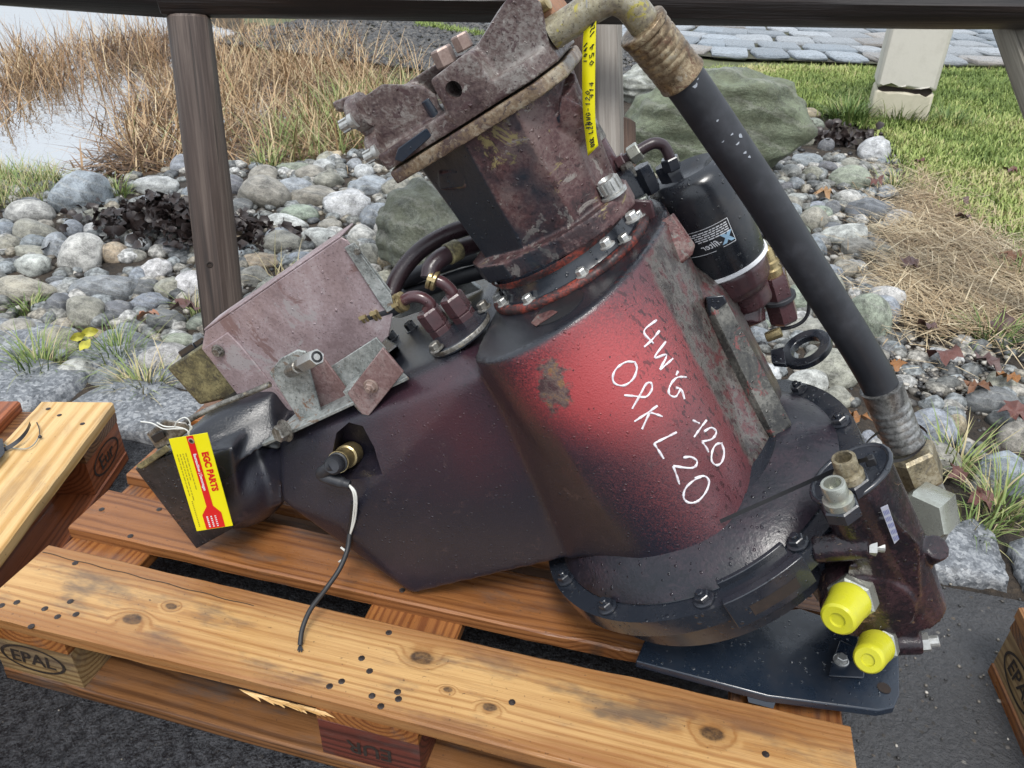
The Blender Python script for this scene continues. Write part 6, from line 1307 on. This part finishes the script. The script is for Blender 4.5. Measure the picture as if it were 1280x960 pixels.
# rim of the oval top: worn black gasket edge
mb = MB(); mb.tube(r0+[r0[0]], .0035, 8); part(mb, 'valve_cap_rim', M['black_paint'], vo, smooth=60)
mb = MB(); mb.prism([p-W*.002 for p in r0], W*.0035); part(mb, 'valve_cap', M['black_paint'], vo, bevel=.001)
for (x, y, xt, yt, m_) in [(1053, 640, 1046, 605, 'nickel'), (1066, 608, 1062, 578, 'nut_brass')]:
    lt_ = loc(pv(x, y, -.155)); b0 = pw(x, y, .060); tt_ = nrm(W*1.0+U*.12)
    nutted(b0-W*.004, b0+tt_*.012, .0195, 'black_paint', vo, 'hex_fitting'); 
    part(MB().lathe(b0+tt_*.010, tt_, [(.0155, 0), (.0155, .010), (.0115, .011), (.0115, .014), (.0125, .015), (.0125, .030), (.0118, .031), (.009, .031), (.008, .018)], 24), 'threaded_fitting', M[m_], vo, smooth=40)
for (x, y, x1, y1, v_, m_) in [(1086, 682, 1106, 683, -.168, 'zinc'), (1152, 803, 1174, 801, -.165, 'zinc')]:
    p0 = pv(x, y, v_); a = nrm(pv(x1, y1, v_)-p0); L = np.linalg.norm(pv(x1, y1, v_)-p0); mb = MB(); mb.lathe(p0-a*.001, a, [(.0115, 0), (.0115, L*.5), (.010, L*.52)], 6); mb.lathe(p0+a*L*.4, a, [(.0068, 0), (.0068, L*.55), (.0055, L*.6)], 14); part(mb, 'adjust_screw', M[m_], vo, smooth=25)
for (x, y, x1, y1, r, vv) in [(1068, 742, 1047, 775, .0205, -.175), (1099, 802, 1085, 825, .0178, -.172)]:
    p0 = pv(x, y, vv); p1 = pv(x1, y1, vv-.052); a = nrm(p1-p0); L = np.linalg.norm(p1-p0)
    nt_ = nutted(p0-a*.006, p0+a*.016, r*1.32, 'nickel', vo, 'port_nut')
    part(MB().lathe(p0+a*.016, a, [(r*1.13, 0), (r*1.15, .003), (r*1.08, .006), (r*.98, L-.024), (r*.93, L-.018), (r*.80, L-.0155), (r*.42, L-.0155), (r*.38, L-.018), (.001, L-.018)], 32), 'yellow_cap', M['yellow_cap'], nt_, smooth=35)
mb = MB(); stp = [pv(x, y, -.176) for x, y in [(1101, 636), (1110, 632), (1124, 674), (1118, 680)]]; mb.prism(stp, V*.002); sk = part(mb, 'rating_sticker', M['sticker'], vo)
mb = MB(); e1 = nrm(stp[3]-stp[0]); e2 = nrm(stp[1]-stp[0])
for k in range(4):
    b = stp[0]+(stp[1]-stp[0])*(.2+.2*k)
    for j in range(5): mb.strip([b+(stp[3]-stp[0])*(.08+.18*j)-V*.0004, b+(stp[3]-stp[0])*(.08+.18*j+.12)-V*.0004], .0007, e2)
part(mb, 'sticker_print', M['sticker_ink'], sk, recalc=False, smooth=0, kind='stuff')
plq = [pv(x, y, -.14) for x, y in [(996, 688), (1012, 668), (1030, 690), (1036, 752), (1022, 752), (1002, 720)]]; mb = MB(); mb.prism(plq, V*.004); part(mb, 'mounting_flange', M['blue_black'], vo, bevel=.001)
part(MB().hull([pv(x, y, v) for v in (-.10, .0) for x, y in [(1030, 660), (1060, 640), (1120, 780), (1060, 740)]]), 'valve_carrier', M['black_paint'], vo, bevel=.003)
# black cable tie round fitting and hose nut
zt = [pw(900, 652, .055), pw(945, 632, .056), pw(985, 614, .058), pw(1030, 594, .066), pw(1062, 580, .078), pw(1085, 574, .085)]
part(MB().strip(spline(zt, 6), .005, nrm(W+V*.3)), 'cable_tie', M['ink'], recalc=False, smooth=180)
lp = [pv(1090, 574, -.14), pv(1112, 577, -.05), pv(1136, 572, .045), pv(1155, 556, .065), pv(1158, 540, .10), pv(1140, 530, .14), pv(1108, 536, .13), pv(1086, 550, .05), pv(1080, 566, -.04), pv(1090, 574, -.13)]
part(MB().strip(spline(lp, 6), .005, nrm(W+U*.4)), 'cable_tie', M['ink'], recalc=False, smooth=180)
part(MB().box(pv(1088, 576, -.142), (.010, .008, .010), GM), 'tie_head', M['ink'], bevel=.001)

# ================================================================ HANGING TAGS (own things)
tc_ = [pv(211, 549, -.138), pv(259, 541, -.138), pv(291, 657, -.142), pv(246, 664, -.142)]
tx = nrm((tc_[1]-tc_[0])+(tc_[2]-tc_[3])); ty = nrm((tc_[0]-tc_[3])+(tc_[1]-tc_[2])); tn = nrm(np.cross(tx, ty)); ty = np.cross(tn, tx)
org = sum(tc_)/4; TW = np.linalg.norm(tc_[1]-tc_[0]); THh = np.linalg.norm(tc_[0]-tc_[3])
TG = empty('hang_tag', tc_[0]*.5+tc_[1]*.5, 'yellow card tag with red stripe reading EGC PARTS, wired to the gearbox rod', 'tag')
def bil(s, t, e=0.): return (tc_[0]*(1-s)+tc_[1]*s)*(1-t)+(tc_[3]*(1-s)+tc_[2]*s)*t+tn*e
mb = MB(); mb.prism([p for p in tc_], -tn*.0008); part(mb, 'card', M['tag_yellow'], TG)
CARD = bpy.data.objects['card']
mb = MB(); mb.add([bil(a, b, .0003) for a, b in [(.455, .0), (.63, .0), (.635, .745), (.455, .745)]], [(0, 1, 2, 3)]); mb.add([bil(a, b, .00032) for a, b in [(.455, .744), (.635, .744), (.80, .83), (.80, .995), (.28, .995), (.28, .83)]], [(0, 1, 2, 3, 4, 5)])
part(mb, 'red_stripe', M['tag_red'], CARD, recalc=False, smooth=0)
dn = nrm((tc_[3]-tc_[0])+(tc_[2]-tc_[1])); rt = tx
mb = MB(); text_on(mb, 'EGC PARTS', bil(.80, .385, .0004), dn, rt, .0155, .0008, .88); part(mb, 'red_lettering', M['tag_red'], CARD, recalc=False, smooth=0)
mb = MB(); text_on(mb, 'Baumaschinen | Demontagen', bil(.545, .375, .0006), dn, rt, .0070, .0002, .80); mb2 = MB()
for k in range(3):
    for j in range(6): mb2.strip([bil(.40+.11*k, .85+.022*j+.002*k, .0006), bil(.40+.11*k, .865+.022*j, .0006)], .0030, rt)
part(mb2, 'white_fine_print', M['white_print'], CARD, recalc=False, smooth=0, kind='stuff')
part(mb, 'white_lettering', M['white_print'], CARD, recalc=False, smooth=0)
mb = MB(); rr = random.Random(8)
for k in range(4):
    t = .16
    while t < (.58, .62, .42, .52)[k]:
        l = rr.uniform(.015, .05); mb.strip([bil(.10+.075*k, t, .0004), bil(.10+.075*k, t+l, .0004)], .0013, rt); t += l+.010
t = .66
while t < .95: mb.strip([bil(.12, t, .0004), bil(.12, t+.012, .0004)], .0016, rt); t += .02
part(mb, 'fine_print', M['ink_brown'], CARD, recalc=False, smooth=0, kind='stuff')
mb = MB(); hc = bil(.56, .05, .0007); mb.lathe(hc-tn*.0005, tn, [(.0045, 0), (.0045, .0006), (.0030, .0008)], 18); part(mb, 'eyelet', M['zinc'], CARD); mb = MB(); mb.lathe(hc, tn, [(.0028, 0), (.0028, .0008)], 14); part(mb, 'eyelet_hole', M['ink'], CARD)
wz = -.125
for pts in ([(238, 549), (234, 538), (222, 534), (206, 533), (196, 528)], [(236, 546), (238, 530), (232, 522), (222, 526), (218, 534)], [(176, 527), (190, 529), (204, 536), (218, 536), (230, 536)], [(239, 548), (235, 541), (240, 535), (236, 530)]):
    part(MB().tube(spline([pv(x, y, wz) for x, y in pts], 5), .0009, 6), 'string', M['wire_white'], TG)
# long yellow strip with handwriting
sv = .012
L_ = [(730.5, 28), (728.5, 60), (728, 100), (729, 140), (732, 170), (735, 195)]; Rr = [(746.5, 7), (745, 40), (744, 100), (744, 140), (745.5, 165), (748, 182)]
ST = empty('hang_tag', pv(738, 20, sv), 'long narrow yellow strip with black handwriting hanging from the golden elbow pipe', 'tag')
Ls = spline([pv(x, y, sv+.0) for x, y in L_], 5); Rs = spline([pv(x, y, sv-.006*math.sin(i*.6)) for i, (x, y) in enumerate(Rr)], 5)
mb = MB(); vs = []
for a, b in zip(Ls, Rs): vs += [a, b]
mb.add(vs, [(2*i, 2*i+1, 2*i+3, 2*i+2) for i in range(len(Ls)-1)]); sp_ = mb.build('strip', M['tag_yellow'], ST, smooth=180, recalc=False); md = sp_.modifiers.new('thick', 'SOLIDIFY'); md.thickness = .0006
def spt(s, t):
    i = min(len(Ls)-2, int(t*(len(Ls)-1))); f = t*(len(Ls)-1)-i; a = Ls[i]*(1-f)+Ls[i+1]*f; b = Rs[i]*(1-f)+Rs[i+1]*f; p = a*(1-s)+b*s; return p+nrm(CAM-p)*.0011
def hand(mb, txt, s0, t0, size, step):
    """handwritten capitals running up the strip"""
    GL = {'O': [[(0, .2), (.3, 0), (.7, .1), (.8, .6), (.4, .9), (0, .6), (0, .2)]], 'X': [[(0, 0), (.8, .9)], [(0, .9), (.8, 0)]], 'K': [[(0, 0), (0, 1)], [(.7, .9), (.1, .4), (.8, 0)]], '-': [[(.1, .45), (.7, .45)]], '4': [[(.6, .0), (.6, 1), (0, .35), (.85, .35)]], 'W': [[(0, 1), (.2, 0), (.45, .7), (.65, 0), (.9, 1)]], 'G': [[(.8, .8), (.3, 1), (0, .5), (.3, 0), (.8, .2), (.8, .5), (.5, .5)]], '1': [[(.2, .7), (.5, 1), (.5, 0)]], '2': [[(0, .8), (.4, 1), (.7, .7), (0, 0), (.8, 0)]], '0': [[(0, .5), (.4, 0), (.8, .5), (.4, 1), (0, .5)]], 'L': [[(0, 1), (0, 0), (.7, 0)]], 'D': [[(0, 0), (0, 1), (.6, .8), (.7, .3), (0, 0)]], '5': [[(.7, 1), (.1, 1), (.1, .55), (.7, .4), (.5, 0), (0, .05)]], '/': [[(0, 0), (.6, 1)]]}
    for i, ch in enumerate(txt):
        for st_ in GL.get(ch, []):
            pts = [spt(s0+(1-y)*0+ (y)*-size[0]+size[0], t0-i*step-x*size[1]) for x, y in st_]
            if len(pts) >= 2: mb.tube(pts, .00055, 5)
mb = MB(); hand(mb, 'OXK L20', .30, .95, (.40, .030), .040); hand(mb, '4WG-120', .22, .70, (.36, .026), .036); hand(mb, '12', .1, .74, (.3, .02), .03); hand(mb, '4149 054 120', .55, .50, (.32, .024), .034); hand(mb, '/041', .08, .30, (.26, .02), .03); hand(mb, '1', .45, .08, (.3, .02), .03)
part(mb, 'handwriting', M['ink'], sp_, smooth=0)
part(MB().tube(spline([pv(733, -6, .0), pv(733.5, 8, .004), pv(735, 16, .008), pv(734, 24, .010), pv(735, 30, .011)], 5), .0009, 6), 'string', M['wire_white'], ST)
